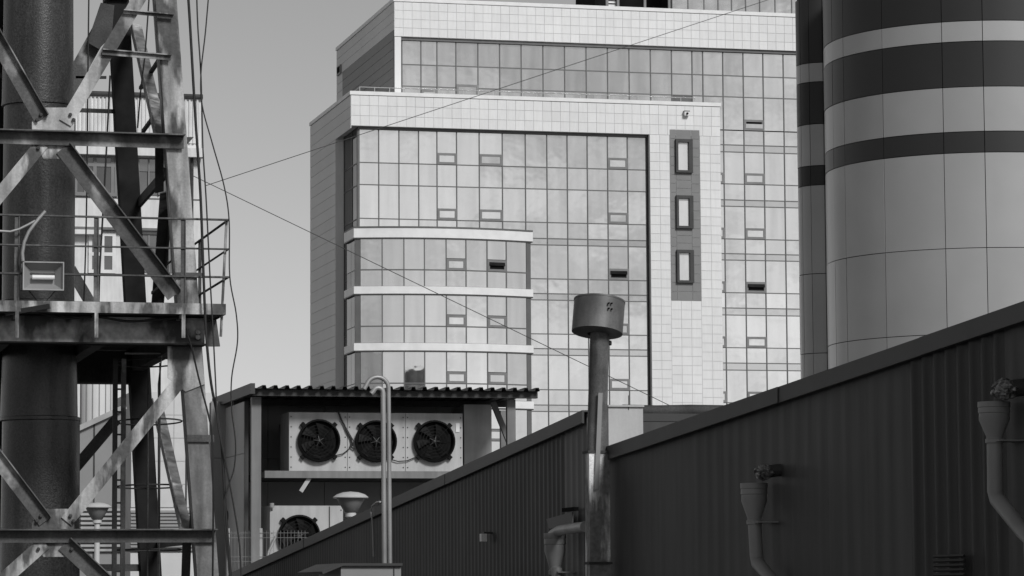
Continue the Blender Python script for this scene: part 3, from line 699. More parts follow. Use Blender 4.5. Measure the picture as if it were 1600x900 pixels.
# ------------------------------------------------------------ lamps
def lamp(label, x, ytop, wpx, Y):
    t0 = onY(x, ytop, Y); s = m_of(wpx, t0) / 2; zt_ = t0.z
    t = thing('lamp_post', label, 'lamp', (t0.x, Y, 0), 'mushroom lamps on thin posts'); c = (t0.x, Y, zt_)
    h = s * .25
    MB().lathe([(0, 0), (s * .45, -h * .18), (s * .8, -h * .65), (s, -h * 1.3), (s * .97, -h * 1.5), (s * .75, -h * 1.42), (0, -h * 1.4)], c, 36).build('cap', M['lampcap'], t, 50)
    MB().lathe([(s * .8, -h * 1.45), (s * .62, -h * 2.8), (s * .36, -h * 4.6), (s * .3, -h * 4.7)], c, 32).build('bowl', M['lampglass'], t, 50)
    MB().lathe([(s * .3, -h * 4.3), (s * .31, -h * 5.6), (s * .18, -h * 5.9), (.05, -h * 6.2), (.05, -zt_)], c, 20).build('pole', M['lampcap'], t, 40)
    b = MB()
    for q in range(3): b.lathe([(s * (.62 - .1 * q), -h * (2.0 + .8 * q)), (s * (.60 - .1 * q), -h * (2.1 + .8 * q)), (s * .2, -h * (2.05 + .8 * q))], c, 24)
    b.build('louvre_ring', M['white'], t)
lamp('mushroom lamp standing between the shed roof and the condensers', 548, 768, 56, 67.4)
lamp('mushroom lamp behind the lattice mast near the flue stack', 152, 785, 46, 58)

# ------------------------------------------------------------ dark sheds
XS = 10.5; W = lambda x, y, X=XS: onX(x, y, X)
def shed(name, label, X, edge0, edge1, ynear, yfar, ribs, width=9.0):
    """edge0/edge1: pixels on the sloping top edge (far, near)"""
    a, b_ = onX(*edge0, X - .08), onX(*edge1, X - .08); sl_ = (b_.z - a.z) / (b_.y - a.y)
    top = lambda y: a.z + (y - a.y) * sl_
    t = thing(name, label, 'shed', (X, yfar, 0))
    y = ynear; k = 0
    while y < yfar - .01:
        y1 = min(yfar, y + 1.1); px_ = None
        prof, m = ribs((y + y1) / 2)
        mb = MB(); pts = []
        nrib, dep = prof; wq = (y1 - y - .002) / max(1, nrib)
        if nrib == 0: pts = [(y, 0), (y1 - .002, 0)]
        else:
            for i in range(nrib): pts += [(y + (i + f) * wq, dep * (.5 - .5 * cos(2 * pi * f)) ** 1.5) for f in (0, .2, .32, .44, .56, .68, .8)]
            pts.append((y1 - .002, 0))
        n = len(pts); vs = [(X - d, yy, 0) for yy, d in pts] + [(X - d, yy, top(yy) - .03) for yy, d in pts]
        vs += [(X + .05, pts[0][0], 0), (X + .05, pts[-1][0], 0), (X + .05, pts[0][0], top(pts[0][0]) - .03), (X + .05, pts[-1][0], top(pts[-1][0]) - .03)]
        mb.add(vs, [(i, i + 1, i + 1 + n, i + n) for i in range(n - 1)] + [(0, n, 2 * n + 2, 2 * n), (n - 1, 2 * n + 1, 2 * n + 3, 2 * n - 1), (2 * n, 2 * n + 2, 2 * n + 3, 2 * n + 1)])
        mb.build('wall_sheet', m, t, 50); y = y1
    # end walls, back wall and roof
    e = MB()
    for yy in (ynear + .01, yfar - .13): e.box((X + .06, yy, 0), (X + width, yy + .12, top(yy + .12) - .05))
    e.box((X + width, ynear, 0), (X + width + .1, yfar, min(top(ynear), top(yfar)) - .1)); e.build('end_wall', M['shed'], t)
    r_ = MB(); r_.add([(X + .06, ynear, top(ynear) - .02), (X + width + .2, ynear, top(ynear) - .02), (X + width + .2, yfar, top(yfar) - .02), (X + .06, yfar, top(yfar) - .02)] +
                      [(X + .06, ynear, top(ynear) - .12), (X + width + .2, ynear, top(ynear) - .12), (X + width + .2, yfar, top(yfar) - .12), (X + .06, yfar, top(yfar) - .12)],
                      [(0, 1, 2, 3), (7, 6, 5, 4), (0, 4, 5, 1), (1, 5, 6, 2), (2, 6, 7, 3), (3, 7, 4, 0)]); r_.build('roof', M['trim'], t)
    y = ynear - .1; i = 0
    while y < yfar:
        y1 = min(yfar + .05, y + 3.9); q = MB(); j = random.uniform(-.006, .006)
        q.poly([(X - .09 + j, y, top(y)), (X + .25, y, top(y) + .012), (X + .25, y, top(y) - .02), (X - .06 + j, y, top(y) - .02), (X - .06 + j, y, top(y) - .165), (X - .09 + j, y, top(y) - .16)], (0, y1 - y - .008, sl_ * (y1 - y - .008)))
        q.build('roof_trim', M['trim'], t); y = y1; i += 1
    return t, top
ycorner = W(946, 705).y
def ribs_near(y):
    yy = lambda px_: W(px_, 700).y
    if y < yy(1548): return (3, .014), M['shed']
    if y < yy(1436): return (4, .034), M['shed_dark']
    if y < yy(1100): return (3, .006), M['shed']
    return (0, 0), M['shed']
nearshed, top1 = shed('metal_shed', 'dark metal shed with funnels and downpipes on its wall, nearest at right', XS, (1100, 645), (1600, 471), 15.0, ycorner, ribs_near)
XS2 = XS + .25
def ribs_far(y):
    yy = lambda px_: onX(px_, 700, XS2).y
    if y < yy(868): return (4, .012), M['shed_light']
    return (5, .02), M['shed']
farshed, top2 = shed('metal_shed', 'long dark ribbed shed whose roof edge slopes down below the condensers', XS2, (359, 896), (850, 669), onX(917, 660, XS2).y, onX(330, 900, XS2).y, ribs_far)
# louvre on the near wall
p = W(1500, 887)
for i in range(5): piece('louvre_slat', (XS - .1, p.y, p.z + .1 - .04 * i), (.02, .7, .02), M['shed_dark'], nearshed, (0, R(35), 0))

# ------------------------------------------------------------ downpipes with funnels
def downpipe(label, cx, ytop, hw, path, X):
    c = onX(cx, ytop, X); s = m_of(hw, c); u = m_of(1, c)
    t = thing('downpipe', label, 'downpipe', (c.x, c.y, 0), 'downpipes with funnel heads')
    MB().lathe([(s * .9, -u * 6), (s * .93, 0), (s, 0), (s, -u * 8), (s * .96, -u * 9), (s * .98, -u * 17), (s * .93, -u * 18), (s * .94, -u * 28), (s * .52, -u * 54), (s * .5, -u * 60)], c, 28).build('funnel', M['pipe'], t, 35)
    MB().lathe([(s * .5, -u * 57), (s * .58, -u * 58), (s * .58, -u * 64), (s * .5, -u * 65)], c, 24).build('collar', M['pipe'], t, 35)
    pts = [c + Vector((0, 0, -u * 56))] + [onX(x, y, X) for x, y in path]; pts.append(Vector((pts[-1].x, pts[-1].y, 0)))
    MB().tube(pts, s * .49, 18).build('pipe', M['pipe'], t, 45)
    b = MB(); b.box((c.x - .02, c.y - u * 26, c.z - u * 62), (X + .2, c.y + u * 26, c.z - u * 60)); b.build('wall_clamp', M['pipe'], t)
    return c, s
XD = XS - .2
from mathutils import noise as mnoise
def lump(c, r_):
    bm = bmesh.new(); bmesh.ops.create_icosphere(bm, subdivisions=4, radius=1); mb = MB(); vs = []
    for v in bm.verts:
        d = v.co.normalized(); k = 1 + .28 * mnoise.noise(d * 2.3 + c) + .22 * abs(mnoise.noise(d * 6 + c)) - .1
        vs.append(c + Vector((d.x * .9, d.y * 1.3, d.z * .85)) * r_ * k)
    mb.add(vs, [tuple(v.index for v in f.verts) for f in bm.faces]); bm.free(); return mb
c1, s1 = downpipe('grey downpipe with wide funnel near right edge of shed wall', 1553, 628, 25.5, ((1555, 768), (1558, 780), (1600, 832), (1612, 845), (1614, 900)), XD)
c2, s2 = downpipe('grey downpipe with funnel in middle of near shed wall', 1178, 755, 21.5, ((1182, 868), (1184, 880), (1215, 915)), XD)
c3, s3 = downpipe('small grey downpipe funnel beside the flaking vent duct', 867, 833, 17.5, ((870, 890), (872, 930)), XS2 - .25)
for (x, y, r_, lab) in ((1566, 609, 25, 'foil wrapped outlet pipe above the rightmost funnel'), (1190, 738, 18, 'foil wrapped outlet pipe above the middle funnel')):
    c = onX(x, y, XD); s = m_of(r_, c); t = thing('outlet_pipe', lab, 'pipe', c, 'foil wrapped outlets')
    MB().tube([c + Vector((.25, 0, .03)), c + Vector((0, 0, 0)), c + Vector((-.04, 0, -.03))], s * .55, 14).build('pipe', M['trim'], t, 40)
    lump(c + Vector((.02, 0, 0)), s * .82).build('foil_wrap', M['foil'], t)
# bent white pipe feeding the small funnel
cc = thing('elbow_pipe', 'pale bent pipe running from vent duct into the small funnel', 'pipe', onX(880, 828, XS2 - .25))
MB().tube([onX(x, y, XS2 - .25) for x, y in ((914, 823), (890, 826), (874, 829), (864, 835), (860, 845))], .065, 12).build('pipe', M['galv'], cc, 40)
fp = thing('flashing_plate', 'tilted pale sheet metal plate above the small funnel', 'plate', onX(880, 815, XS2 - .12))
MB().poly([onX(856, 811, XS2 - .12), onX(896, 800, XS2 - .12), onX(896, 818, XS2 - .12), onX(860, 826, XS2 - .12)], (-.02, 0, 0)).build('sheet', M['shed_light'], fp)
MB().box(onX(885, 800, XS2 - .1) , onX(897, 792, XS2 - .16)).build('dark_slot', M['dark'], fp)
# small lamp on the far wall
p = onX(753, 840, XS2 - .15); wl = thing('wall_lamp', 'small white box lamp on the dark ribbed shed wall', 'lamp', p)
u = m_of(1, p); MB().box((p.x - .02, p.y - u * 6, p.z - u * 6), (p.x + .06, p.y + u * 6, p.z + u * 6)).build('housing', M['white'], wl); MB().box((p.x + .02, p.y - u * 3, p.z + u * 6.2), (p.x + .15, p.y + u * 6, p.z + u * 9)).build('bracket', M['trim'], wl)
p = onX(601, 786, XS2 - .12); wc = thing('hanging_cable', 'pale cable looping over the shed roof edge beside the lamp', 'cable', p)
MB().tube([onX(x, y, XS2 - .14) for x, y in ((594, 784), (588, 785), (582, 790), (580, 800), (582, 815), (583, 840), (584, 870))], .016, 6).build('cable', M['galv'], wc)

# ------------------------------------------------------------ vent duct with cap
YV = ycorner - .3; V = lambda x, y: onY(x, y, YV)
vd = thing('vent_chimney', 'tall flaking vent duct with tilted drum cap beside the shed', 'chimney', (V(932, 900).x, YV, 0))
pt, pb = V(937, 520), V(932, 706); r1 = m_of(15, pt)
MB().tube([pb, pt], [r1 * 1.03, r1], 24).build('upper_pipe', M['vent'], vd, 40)
ax = (V(938, 470) - V(932, 523)).normalized(); Mt = ax.to_track_quat('Z', 'Y').to_matrix() @ Matrix.Rotation(0, 3, 'Z')
Mt = Matrix.Rotation(R(7.5), 3, 'Y') @ Matrix.Rotation(R(-9), 3, 'X')
cc_ = V(933, 520); rc = m_of(40, cc_); hc = m_of(50, cc_)
MB().lathe([(r1, -.02), (rc * .93, 0), (rc, 0), (rc, hc), (rc * 1.015, hc), (rc * 1.015, hc + .02), (0, hc + .05)], cc_, 40, Mt).build('drum_cap', M['ventcap'], vd, 35)
b = MB()
for (x, y) in ((941, 477), (946, 477), (941, 485), (946, 486)): q = V(x, y); d_ = Vector((q.x - cc_.x, 0, 0)); yy_ = YV - math.sqrt(rc * rc - d_.x ** 2); b.lathe([(0, .008), (.010, .005), (.011, -.03)], (q.x, yy_ - .0, q.z), 8, Matrix.Rotation(pi / 2, 3, 'X'))
b.build('rivet', M['dark'], vd)['kind'] = 'stuff'
b = MB(); wq = m_of(16.5, pb); b.box((pb.x - wq, YV - wq, 0), (pb.x + wq, YV + wq * .6, pb.z)); b.build('lower_duct', M['duct'], vd)
b = MB(); b.box((pb.x - wq - .015, YV - wq - .015, pb.z - .02), (pb.x + wq + .03, YV + wq, pb.z + .01)); zz = V(930, 880).z; b.box((pb.x - wq - .02, YV - wq - .02, zz - .015), (pb.x + wq + .02, YV + wq * .5, zz + .015)); b.build('joint_band', M['rust'], vd)
YV2 = YV - wq - .03
b = MB(); b.bar(onY(938, 614, YV2), onY(932, 765, YV2), m_of(7, pb), .02); b.build('strap', M['wallgrey'], vd)
MB().tube([V(946, 536), V(955, 536)], .03, 6).build('stub', M['rust'], vd)
# cabinet and bundle on the roof behind
YQ = ycorner + .15; Q = lambda x, y: onY(x, y, YQ)
cb = thing('roof_cabinet', 'light grey sheet metal cabinet rising behind shed corner beside vent duct', 'cabinet', (Q(976, 700).x, YQ, 0))
MB().box((Q(951, 680).x, YQ, 0), (Q(1005, 680).x, YQ + .4, Q(975, 636).z)).build('body', M['ac'], cb)
MB().box((Q(950, 680).x, YQ - .03, Q(975, 636).z + .002), (Q(1006, 680).x, YQ + .43, Q(975, 633).z)).build('lid', M['ac'], cb)
MB().box((Q(982, 680).x, YQ - .012, top2(YQ)), (Q(983, 680).x, YQ - .002, Q(975, 640).z)).build('door_seam', M['trim'], cb)
bn = thing('roof_parapet', 'low dark parapet roll on the shed roof right of the cabinet', 'parapet', Q(1050, 660))
YB_ = onX(917, 660, XS2).y + .1; zb_ = top2(YB_)
b = MB(); b.tube([(XS2 + .5 + .45 * k, YB_ + random.uniform(-.02, .02), zb_ + .02 + random.uniform(-.012, .012)) for k in range(9)], .08, 12); b.build('roll', M['rust'], bn, 40)
b = MB(); b.box((XS2 + .5, YB_ - .06, zb_ - .18), (XS2 + 4.2, YB_ + .06, zb_ - .06)); b.build('kerb', M['trim'], bn)

# ------------------------------------------------------------ hooked vent pipes
YH = 44.0; H = lambda x, y: onY(x, y, YH)
def cane(label, x, path, w_, Y):
    b = [onY(a, c_, Y) for a, c_ in path]; t = thing('vent_pipe', label, 'pipe', (b[-1].x, Y, 0), 'hooked vent pipes'); b.append(Vector((b[-1].x, Y, 0)))
    MB().tube(b, m_of(w_ / 2, b[0]), 14).build('pipe', M['galv'], t, 50)
    q = b[-2]; MB().lathe([(m_of(w_ / 2, q) + .015, 0), (m_of(w_ / 2, q) + .015, .05)], (q.x, Y, .6), 14).build('collar', M['rust'], t)
def hook(x0, x1, ytip, ytopc, xb, yb):
    r_ = (x1 - x0) / 2; cx_ = (x0 + x1) / 2; cy_ = ytopc + r_
    pts = [(x0 - 3, ytip)] + [(cx_ - r_ * cos(a), cy_ - r_ * sin(a)) for a in [pi * i / 10 for i in range(1, 11)]]
    return pts + [(xb, yb)]
cane('taller hooked pale vent pipe in front of the condensers', 606, hook(572, 607, 608, 589, 609.5, 900), 7, YH + .3)
cane('shorter thicker hooked vent pipe just left of the taller one', 599, hook(583, 598.5, 615, 606, 601, 900), 8, YH)
# gate cabinet at the bottom
YX = 43.0; X_ = lambda x, y: onY(x, y, YX)
gc = thing('meter_cabinet', 'pale metal cabinet with dark sloping lid at bottom of picture', 'cabinet', (X_(580, 900).x, YX + 1, 0))
MB().box((X_(534, 890).x, YX + .06, 0), (X_(628, 890).x, YX + 1.7, X_(580, 884).z)).build('body', M['wallgrey'], gc)
MB().poly([X_(503, 893) , X_(534, 880), X_(629, 880), X_(629, 884), X_(536, 884), X_(505, 897)], (0, 1.9, 0)).build('lid', M['trim'], gc)
MB().box((X_(616, 890).x, YX + .045, 1.2), (X_(617.5, 890).x, YX + .058, X_(580, 886).z)).build('door_seam', M['trim'], gc)

# ------------------------------------------------------------ flue stack and lattice mast
YM, YR = 40.0, 45.3
F = lambda x, y, Y=YM: onY(x, y, Y)
G = lambda x, y: onY(x, y, YR)
YSK = 42.6
fs = thing('flue_stack', 'sooty steel flue stack standing inside the lattice mast', 'chimney', (onY(62, 900, YSK).x, YSK, 0))
def ks(xl_, xr_, y): a, b_ = onY(xl_, y, YSK), onY(xr_, y, YSK); return ((a.x + b_.x) / 2, (b_.x - a.x) / 2, a.z)
lv = [ks(6, 112, -120), ks(5, 117, 163), ks(4, 117, 470), ks(2, 123, 655), ks(0, 127, 900)]
segs = [(lv[0], lv[1]), (lv[1], lv[2]), (lv[2], lv[3]), (lv[3], (lv[4][0], lv[4][1], -.01))]
for (a, b_) in segs:
    MB().lathe([(b_[1], b_[2]), (a[1], a[2] - .004)], ((a[0] + b_[0]) / 2, YSK, 0), 48).build('flue_section', M['flue'], fs, 60)
for q in (lv[1], lv[3]):
    MB().lathe([(q[1] + .0, q[2] - .03), (q[1] + .022, q[2] - .02), (q[1] + .022, q[2] + .02), (q[1], q[2] + .03)], (q[0], YSK, 0), 48).build('flue_ring', M['flue'], fs)

rp = thing('riser_pipe', 'dark vertical riser pipe at the extreme left edge beside the flue', 'pipe', (onY(-8, 900, 43.6).x, 43.6, 0))
MB().tube([(onY(-8, 500, 43.6).x, 43.6, 0), (onY(-8, 500, 43.6).x, 43.6, onY(0, -120, 43.6).z)], m_of(13, onY(0, 400, 43.6)), 16).build('pipe', M['steel_black'], rp, 40)
for y in (120, 420, 700): q = onY(-8, y, 43.6); MB().lathe([(.13, -.03), (.14, -.03), (.14, .03), (.13, .03)], q, 16).build('clamp', M['rust'], rp)
mast = thing('lattice_mast', 'rusty riveted lattice steel mast with railed platform around the flue', 'mast', (F(90, 900).x, YM, 0))
def pt(nm, mb, m=M['paint'], sm=0): return mb.build(nm, m, mast, sm)
def down(p, q): 
    t = (p.z - 0) / (p.z - q.z); return p + (q - p) * t
# legs (angle sections)
def leg(P0, P1, wd, m, n=(0, -1, 0), side=1):
    e = down(P0, P1); b = MB(); b.bar(P0, e, wd, .02, n); b.bar(P0, e, .02, wd, n, off=side * (wd / 2 - .01), lift=-wd / 2 - .011); return pt('leg', b, m)
frl0, frl1 = F(253, -90), F(325, 900)
fmid = frl0 + (frl1 - frl0) * ((560 + 90) / 990)
b = MB()
def legseg(P, Q, m):
    b = MB(); b.bar(P, Q, .27, .02); b.bar(P, Q, .02, .27, off=.125, lift=-.146); pt('leg', b, m)
legseg(frl0, fmid, M['paint']); legseg(fmid, down(frl0, frl1), M['paint_mid'])
cxm = F(88, 500).x
mir = lambda p: Vector((2 * cxm - p.x, p.y, p.z))
leg(mir(frl0), mir(frl1), .27, M['paint'], side=-1)
brl0, brl1 = G(179, -90), G(235, 900)
b = MB(); b.bar(brl0, down(brl0, brl1), .29, .26); pt('leg', b, M['steel_black'])
cxr = cxm; b = MB(); p0, p1 = mir(brl0), mir(brl1); b.bar(p0, down(p0, p1), .29, .26); pt('leg', b, M['steel_black'])
def legx(y): # front right leg in pixels
    return 253 + (325 - 253) * (y + 90) / 990
def backx(y): return 179 + (235 - 179) * (y + 90) / 990
# front diagonals, meeting at the nodes
def diag(a, b_, wpx, m, fl, Y=YM - .03):
    p, q = onY(*a, Y), onY(*b_, Y); wd = m_of(wpx, p); return pt('brace', MB().iron(p, q, wd, fl, wd * .6), m)
diag((102, 192), (225, -15), 21, M['paint'], 0); diag((64, 186), (-45, -5), 22, M['paint_dark'], 1)
diag((66, 224), (-60, 376), 21, M['paint'], 0); diag((98, 232), (272, 462), 24, M['paint_dark'], -1)
diag((104, 815), (284, 592), 21, M['paint'], 0); diag((70, 815), (-75, 625), 21, M['paint_dark'], 1)
diag((70, 848), (-20, 928), 22, M['paint'], 0); diag((100, 850), (190, 935), 24, M['paint_dark'], -1)
for (y0, y1, yc) in ((168, 248, 205), (795, 870, 832)):
    b = MB(); b.poly([F(x, y, YM - .012) for x, y in ((62, y0), (106, y0), (116, yc - 14), (116, yc + 14), (108, y1), (68, y1), (50, yc + 14), (50, yc - 14))], (0, .016, 0)); pt('gusset_plate', b)
    b = MB()
    for (dx, dy) in ((-28, -18), (-22, -26), (24, -26), (29, -18), (-26, 26), (26, 26)):
        q = F(86 + dx, yc + dy, YM - .06); b.lathe([(0, .02), (.02, .018), (.024, 0)], q, 8, Matrix.Rotation(pi / 2, 3, 'X'))
    pt('bolt', b, M['rust'])['kind'] = 'stuff'
# horizontal angle beams on the front
for (a, c_, y0, y1) in ((-60, 287, 201.5, 214), (-60, 337, 829, 829)):
    p, q = F(a, y0, YM - .06), F(c_, y1, YM - .06)
    if y0 > 800: p.z = q.z = (p.z + q.z) / 2
    else: p.z = q.z
    h = m_of(19, p)
    b = MB(); b.box((p.x, YM - .07, p.z - h), (q.x, YM - .056, p.z)); b.box((p.x, YM - .22, p.z + .001), (q.x, YM - .05, p.z + .018)); pt('cross_beam', b, M['paint_dark'])
q = F(300, 219, YM + .2); b = MB(); b.poly([F(290, 214), F(303, 214), F(294, 224)], (0, .3, 0)); pt('gusset_plate', b, M['rust'])
# right-hand face: horizontal struts and diagonals from the front leg to the rear leg
def fpt(y): return F(legx(y) + 8, y, YM + .05)
def bpt(z):  # point on the rear right leg at height z
    t = (brl0.z - z) / (brl0.z - brl1.z); return brl0 + (brl1 - brl0) * t + Vector((.14, 0, 0))
def fptz(z):
    t = (frl0.z - z) / (frl0.z - frl1.z); return frl0 + (frl1 - frl0) * t + Vector((.06, .05, 0))
def strut(y, wpx, m=M['rust']):
    p = fpt(y); q = bpt(p.z); q = p + (q - p) * (1 if wpx > 10 else .8); pt('side_strut', MB().bar(p, q, m_of(wpx, p), .05, n=(1, 0, 0)), m)
strut(58, 5); strut(132, 5); strut(240, 17); strut(838, 17); strut(410, 5)
def sb(a, Ya, c_, Yc, wpx, m, fl=0):
    p, q = onY(*a, Ya), onY(*c_, Yc); wd = m_of(wpx, p); pt('side_brace', MB().iron(p, q, wd, fl, wd * .6), m)
sb((212, 38), YR - .3, (251, 209), YM + .25, 18, M['paint_mid'], 1); sb((249, 224), YM + .3, (249, 300), YM + 1.2, 14, M['rust']); sb((258, 300), YM + .9, (243, 486), YR - .4, 17, M['paint_dark'], -1)
sb((259, 262), YM + .2, (284, 385), YM + .15, 9, M['rust']); sb((246, 632), YR - .4, (291, 828), YM + .25, 17, M['paint_mid'], 1); sb((302, 832), YM + .2, (315, 668), YM + .12, 15, M['rust'])
sb((292, 845), YM + .2, (288, 960), YM + 1.5, 14, M['rust'])
# rear face bracing
def rb(a, c_, wpx, m=M['rust']): p, q = G(*a), G(*c_); pt('rear_brace', MB().bar(p, q, m_of(wpx, p), .05), m)
rb((172, 20), (70, 205), 26, M['paint_dark']); rb((110, 420), (152, 492), 17, M['paint_dark']); rb((100, 752), (182, 655), 17); rb((140, 887), (218, 887), 11)
rb((205, 175), (60, 170), 6); rb((118, 121), (166, 121), 4)
b = MB(); b.poly([G(x, y) + Vector((0, -.2, 0)) for x, y in ((155, 8), (176, 12), (172, 60), (152, 80), (134, 70))], (0, .03, 0)); pt('gusset_plate', b, M['rust'])
b = MB(); b.box(G(163, 2) + Vector((0, -.2, 0)), G(198, -6) + Vector((0, .2, 0))); pt('flange_plate', b, M['rust'])
# rungs between diagonal and leg
for (a, c_, wpx) in (((160, 82), (267, 91), 7), ((193, 19), (271, 26), 4)):
    p, q = F(*a, YM - .08), F(*c_, YM - .08); pt('rung', MB().iron(p, q, m_of(wpx, p), -1, .06), M['paint'])
# leg splice plates
for (y, h) in ((685, 11), (430, 8)):
    p = F(legx(y) + 4, y, YM - .03); pt('splice_plate', MB().box((p.x - .17, YM - .05, p.z - m_of(h, p) / 2), (p.x + .17, YM - .022, p.z + m_of(h, p) / 2)), M['paint_dark'])
p = F(284, 585, YM - .02); b = MB(); b.poly([F(x, y, YM - .035) for x, y in ((262, 540), (314, 540), (320, 600), (290, 612), (262, 590))], (0, .014, 0)); pt('gusset_plate', b)
# platform
YPF = YM - .65; PF = lambda x, y, Y=YPF: onY(x, y, Y)
pl_, pr_ = PF(-80, 480), PF(353, 480); zt0 = PF(180, 472).z; zb0 = PF(180, 489).z
b = MB(); b.box((pl_.x, YPF, zb0), (pr_.x, YPF + .03, zt0)); pt('toe_board', b)
b = MB(); b.box((pr_.x - .03, YPF + .031, zb0), (pr_.x, YR + .6, zt0)); pt('toe_board', b, M['rust'])
nb = 9; ystep = (YR + .6 - YPF - .04) / nb
for i in range(nb):
    piece('deck_plank', ((pl_.x + pr_.x) / 2 - .02, YPF + .04 + ystep * (i + .5), zb0 + .03), (pr_.x - pl_.x - .06, ystep - .012, .05), M['rust'], mast)
# main beam under the deck: web and flanges
zw1, zw0 = F(150, 494).z, F(150, 540).z; xm0, xm1 = F(-80, 520).x, F(317, 520).x
b = MB(); b.box((xm0, YM - .16, zw0 + .02), (xm1, YM - .14, zw1 - .02)); pb_ = pt('platform_beam', b, M['beamweb']); b = MB(); b.box((xm0, YM - .3, zw0), (xm1, YM, zw0 + .019)); b.box((xm0, YM - .28, zw1 - .019), (xm1, YM, zw1)); b.build('beam_flange', M['steel_black'], pb_)
b = MB(); b.box((xm0, YR + .14, zw0 - .1), (xm1 - .1, YR + .17, zw1 - .02)); b.box((xm0, YR, zw0 - .12), (xm1 - .1, YR + .3, zw0 - .101)); pt('platform_beam', b, M['rust'])
for x in (xm1 - .15, cxm + .6, cxm - .6):
    b = MB(); b.box((x - .08, YM + .01, zw0 + .05), (x + .08, YR + .1, zb0 - .01)); pt('platform_joist', b, M['rust'])
for x in (26, 150, 286):
    p = PF(x, 500); b = MB(); b.box((p.x - .02, YPF - .03, PF(x, 528).z), (p.x + .025, YPF - .002, zb0 - .003)); b.box((p.x - .02, YPF - .002, PF(x, 490).z - .05), (p.x + .02, YM - .17, zb0 - .004)); pt('beam_stiffener', b)
p = F(317, 540); b = MB(); b.poly([F(322, 505), F(338, 498), F(344, 541), F(322, 541)], (0, .06, 0)); pt('end_plate', b, M['paint_dark'])
for (x, y) in ((309, 519), (309, 527)):
    q = F(x, y, YM - .17); pt('bolt', MB().lathe([(0, .03), (.03, .025), (.035, 0)], q, 8, Matrix.Rotation(pi / 2, 3, 'X')), M['galv'])
# railing
xe = PF(357, 400).x
for (y, r_) in ((342, .014), (388, .012), (432, .014)):
    z_ = PF(300, y).z; pt('rail', MB().tube([(pl_.x, YPF + .02, z_), (xe, YPF + .02, z_)], r_, 6), M['paint_dark'])
    pt('rail', MB().tube([(xe, YPF + .02, z_), (xe, YR + .6, z_)], r_ * 1.2, 6), M['rust'])
for x in (-60, 26, 150, 286):
    p = PF(x, 400); pt('railing_post', MB().iron((p.x, YPF + .04, zb0), (p.x, YPF + .04, PF(300, 341).z), .045, 1, .03), M['paint_dark'])
pt('railing_post', MB().bar(PF(345, 526, YPF + .1), PF(354, 345, YPF + .1), .03, .03), M['paint'])
for dy in (2.4, 4.6): pt('railing_post', MB().bar((xe, YPF + dy, zb0), (xe, YPF + dy, PF(300, 341).z), .04, .03), M['rust'])
# ladder with safety cage under the platform
YLD = YM + 2.2; Ld = lambda x, y: onY(x, y, YLD)
for x in (180, 193): p = Ld(x, 700); pt('ladder_rail', MB().box((p.x - .03, YLD, 0), (p.x + .03, YLD + .07, zw0)), M['paint_dark'] if x == 193 else M['rust'])
xa, xb = Ld(180, 700).x, Ld(193, 700).x; zz = .5; 
lr0 = Vector((Ld(186, 700).x, YLD + .25, 0))
while zz < zw0 - .2: pt('rung', MB().tube([(xa, YLD + .03, zz), (xb, YLD + .03, zz)], .012, 6), M['rust']); zz += .3
hx0, hx1 = Ld(194, 700).x, Ld(296, 700).x
for y in (654, 757, 858, 560):
    z_ = Ld(240, y).z; n = 20; cx_ = (hx0 + hx1) / 2; rx = (hx1 - hx0) / 2
    pts = [(cx_ + rx * cos(2 * pi * k / n), YLD + .8 + .84 * sin(2 * pi * k / n), z_) for k in range(n + 1)]
    pt('cage_hoop', MB().tube(pts, .011, 6, cap=False), M['rust'])
for (x, yy) in ((231, -.02), (249, -.03), (296, .3)):
    X = Ld(x, 700).x; pt('cage_bar', MB().tube([(X, YLD + yy, .8), (X, YLD + yy, zw0 - .05)], .012, 6), M['rust'])
# pipe frame hanging under platform
p0, p1 = Ld(195, 552), Ld(253, 552)
pt('hanging_frame', MB().tube([p0, p1, Ld(248, 600), Ld(248, 900)], .014, 6), M['galv'])

# floodlight on the railing
YFL = YPF - .12; Fl = lambda x, y, Y=YFL: onY(x, y, Y)
ft = thing('floodlight', 'rectangular floodlight with pale rim clamped to the mast railing', 'floodlight', Fl(68, 460))
a, c_ = Fl(36, 408), Fl(100, 454)
b = MB(); t_ = .015
b.box((a.x, YFL, c_.z), (a.x + t_, YFL + .06, a.z)); b.box((c_.x - t_, YFL, c_.z), (c_.x, YFL + .06, a.z)); b.box((a.x + t_, YFL, c_.z), (c_.x - t_, YFL + .06, c_.z + t_)); b.box((a.x + t_, YFL, a.z - t_), (c_.x - t_, YFL + .06, a.z)); b.build('rim', M['galv'], ft)
cx_, cz_ = (a.x + c_.x) / 2, (a.z + c_.z) / 2
def ring4(y, hx, hz): return [(cx_ - hx, y, cz_ - hz), (cx_ + hx, y, cz_ - hz), (cx_ + hx, y, cz_ + hz), (cx_ - hx, y, cz_ + hz)]
hx, hz = (c_.x - a.x) / 2 - t_, (a.z - c_.z) / 2 - t_
b = MB(); b.add(ring4(YFL + .03, hx, hz) + ring4(YFL + .14, hx * .62, hz * .55), [(0, 1, 5, 4), (1, 2, 6, 5), (2, 3, 7, 6), (3, 0, 4, 7), (4, 5, 6, 7)]); b.build('reflector', M['wallgrey'], ft)
b = MB(); b.tube([(cx_ - hx * .55, YFL + .085, cz_ - .01), (cx_ + hx * .6, YFL + .085, cz_ - .01)], .03, 12); b.build('lamp_tube', M['coping'], ft, 50)
b = MB(); b.box((cx_ - hx - .02, YFL + .15, cz_ - hz), (cx_ + hx + .02, YFL + .22, cz_ + hz)); b.build('housing', M['flood'], ft)
b = MB()
for sx in (-1, 1): b.bar((cx_ + sx * hx * .7, YFL + .18, cz_ - hz), (cx_ + sx * .04, YFL + .18, PF(66, 472).z), .012, .03)
b.build('bracket', M['rust'], ft)
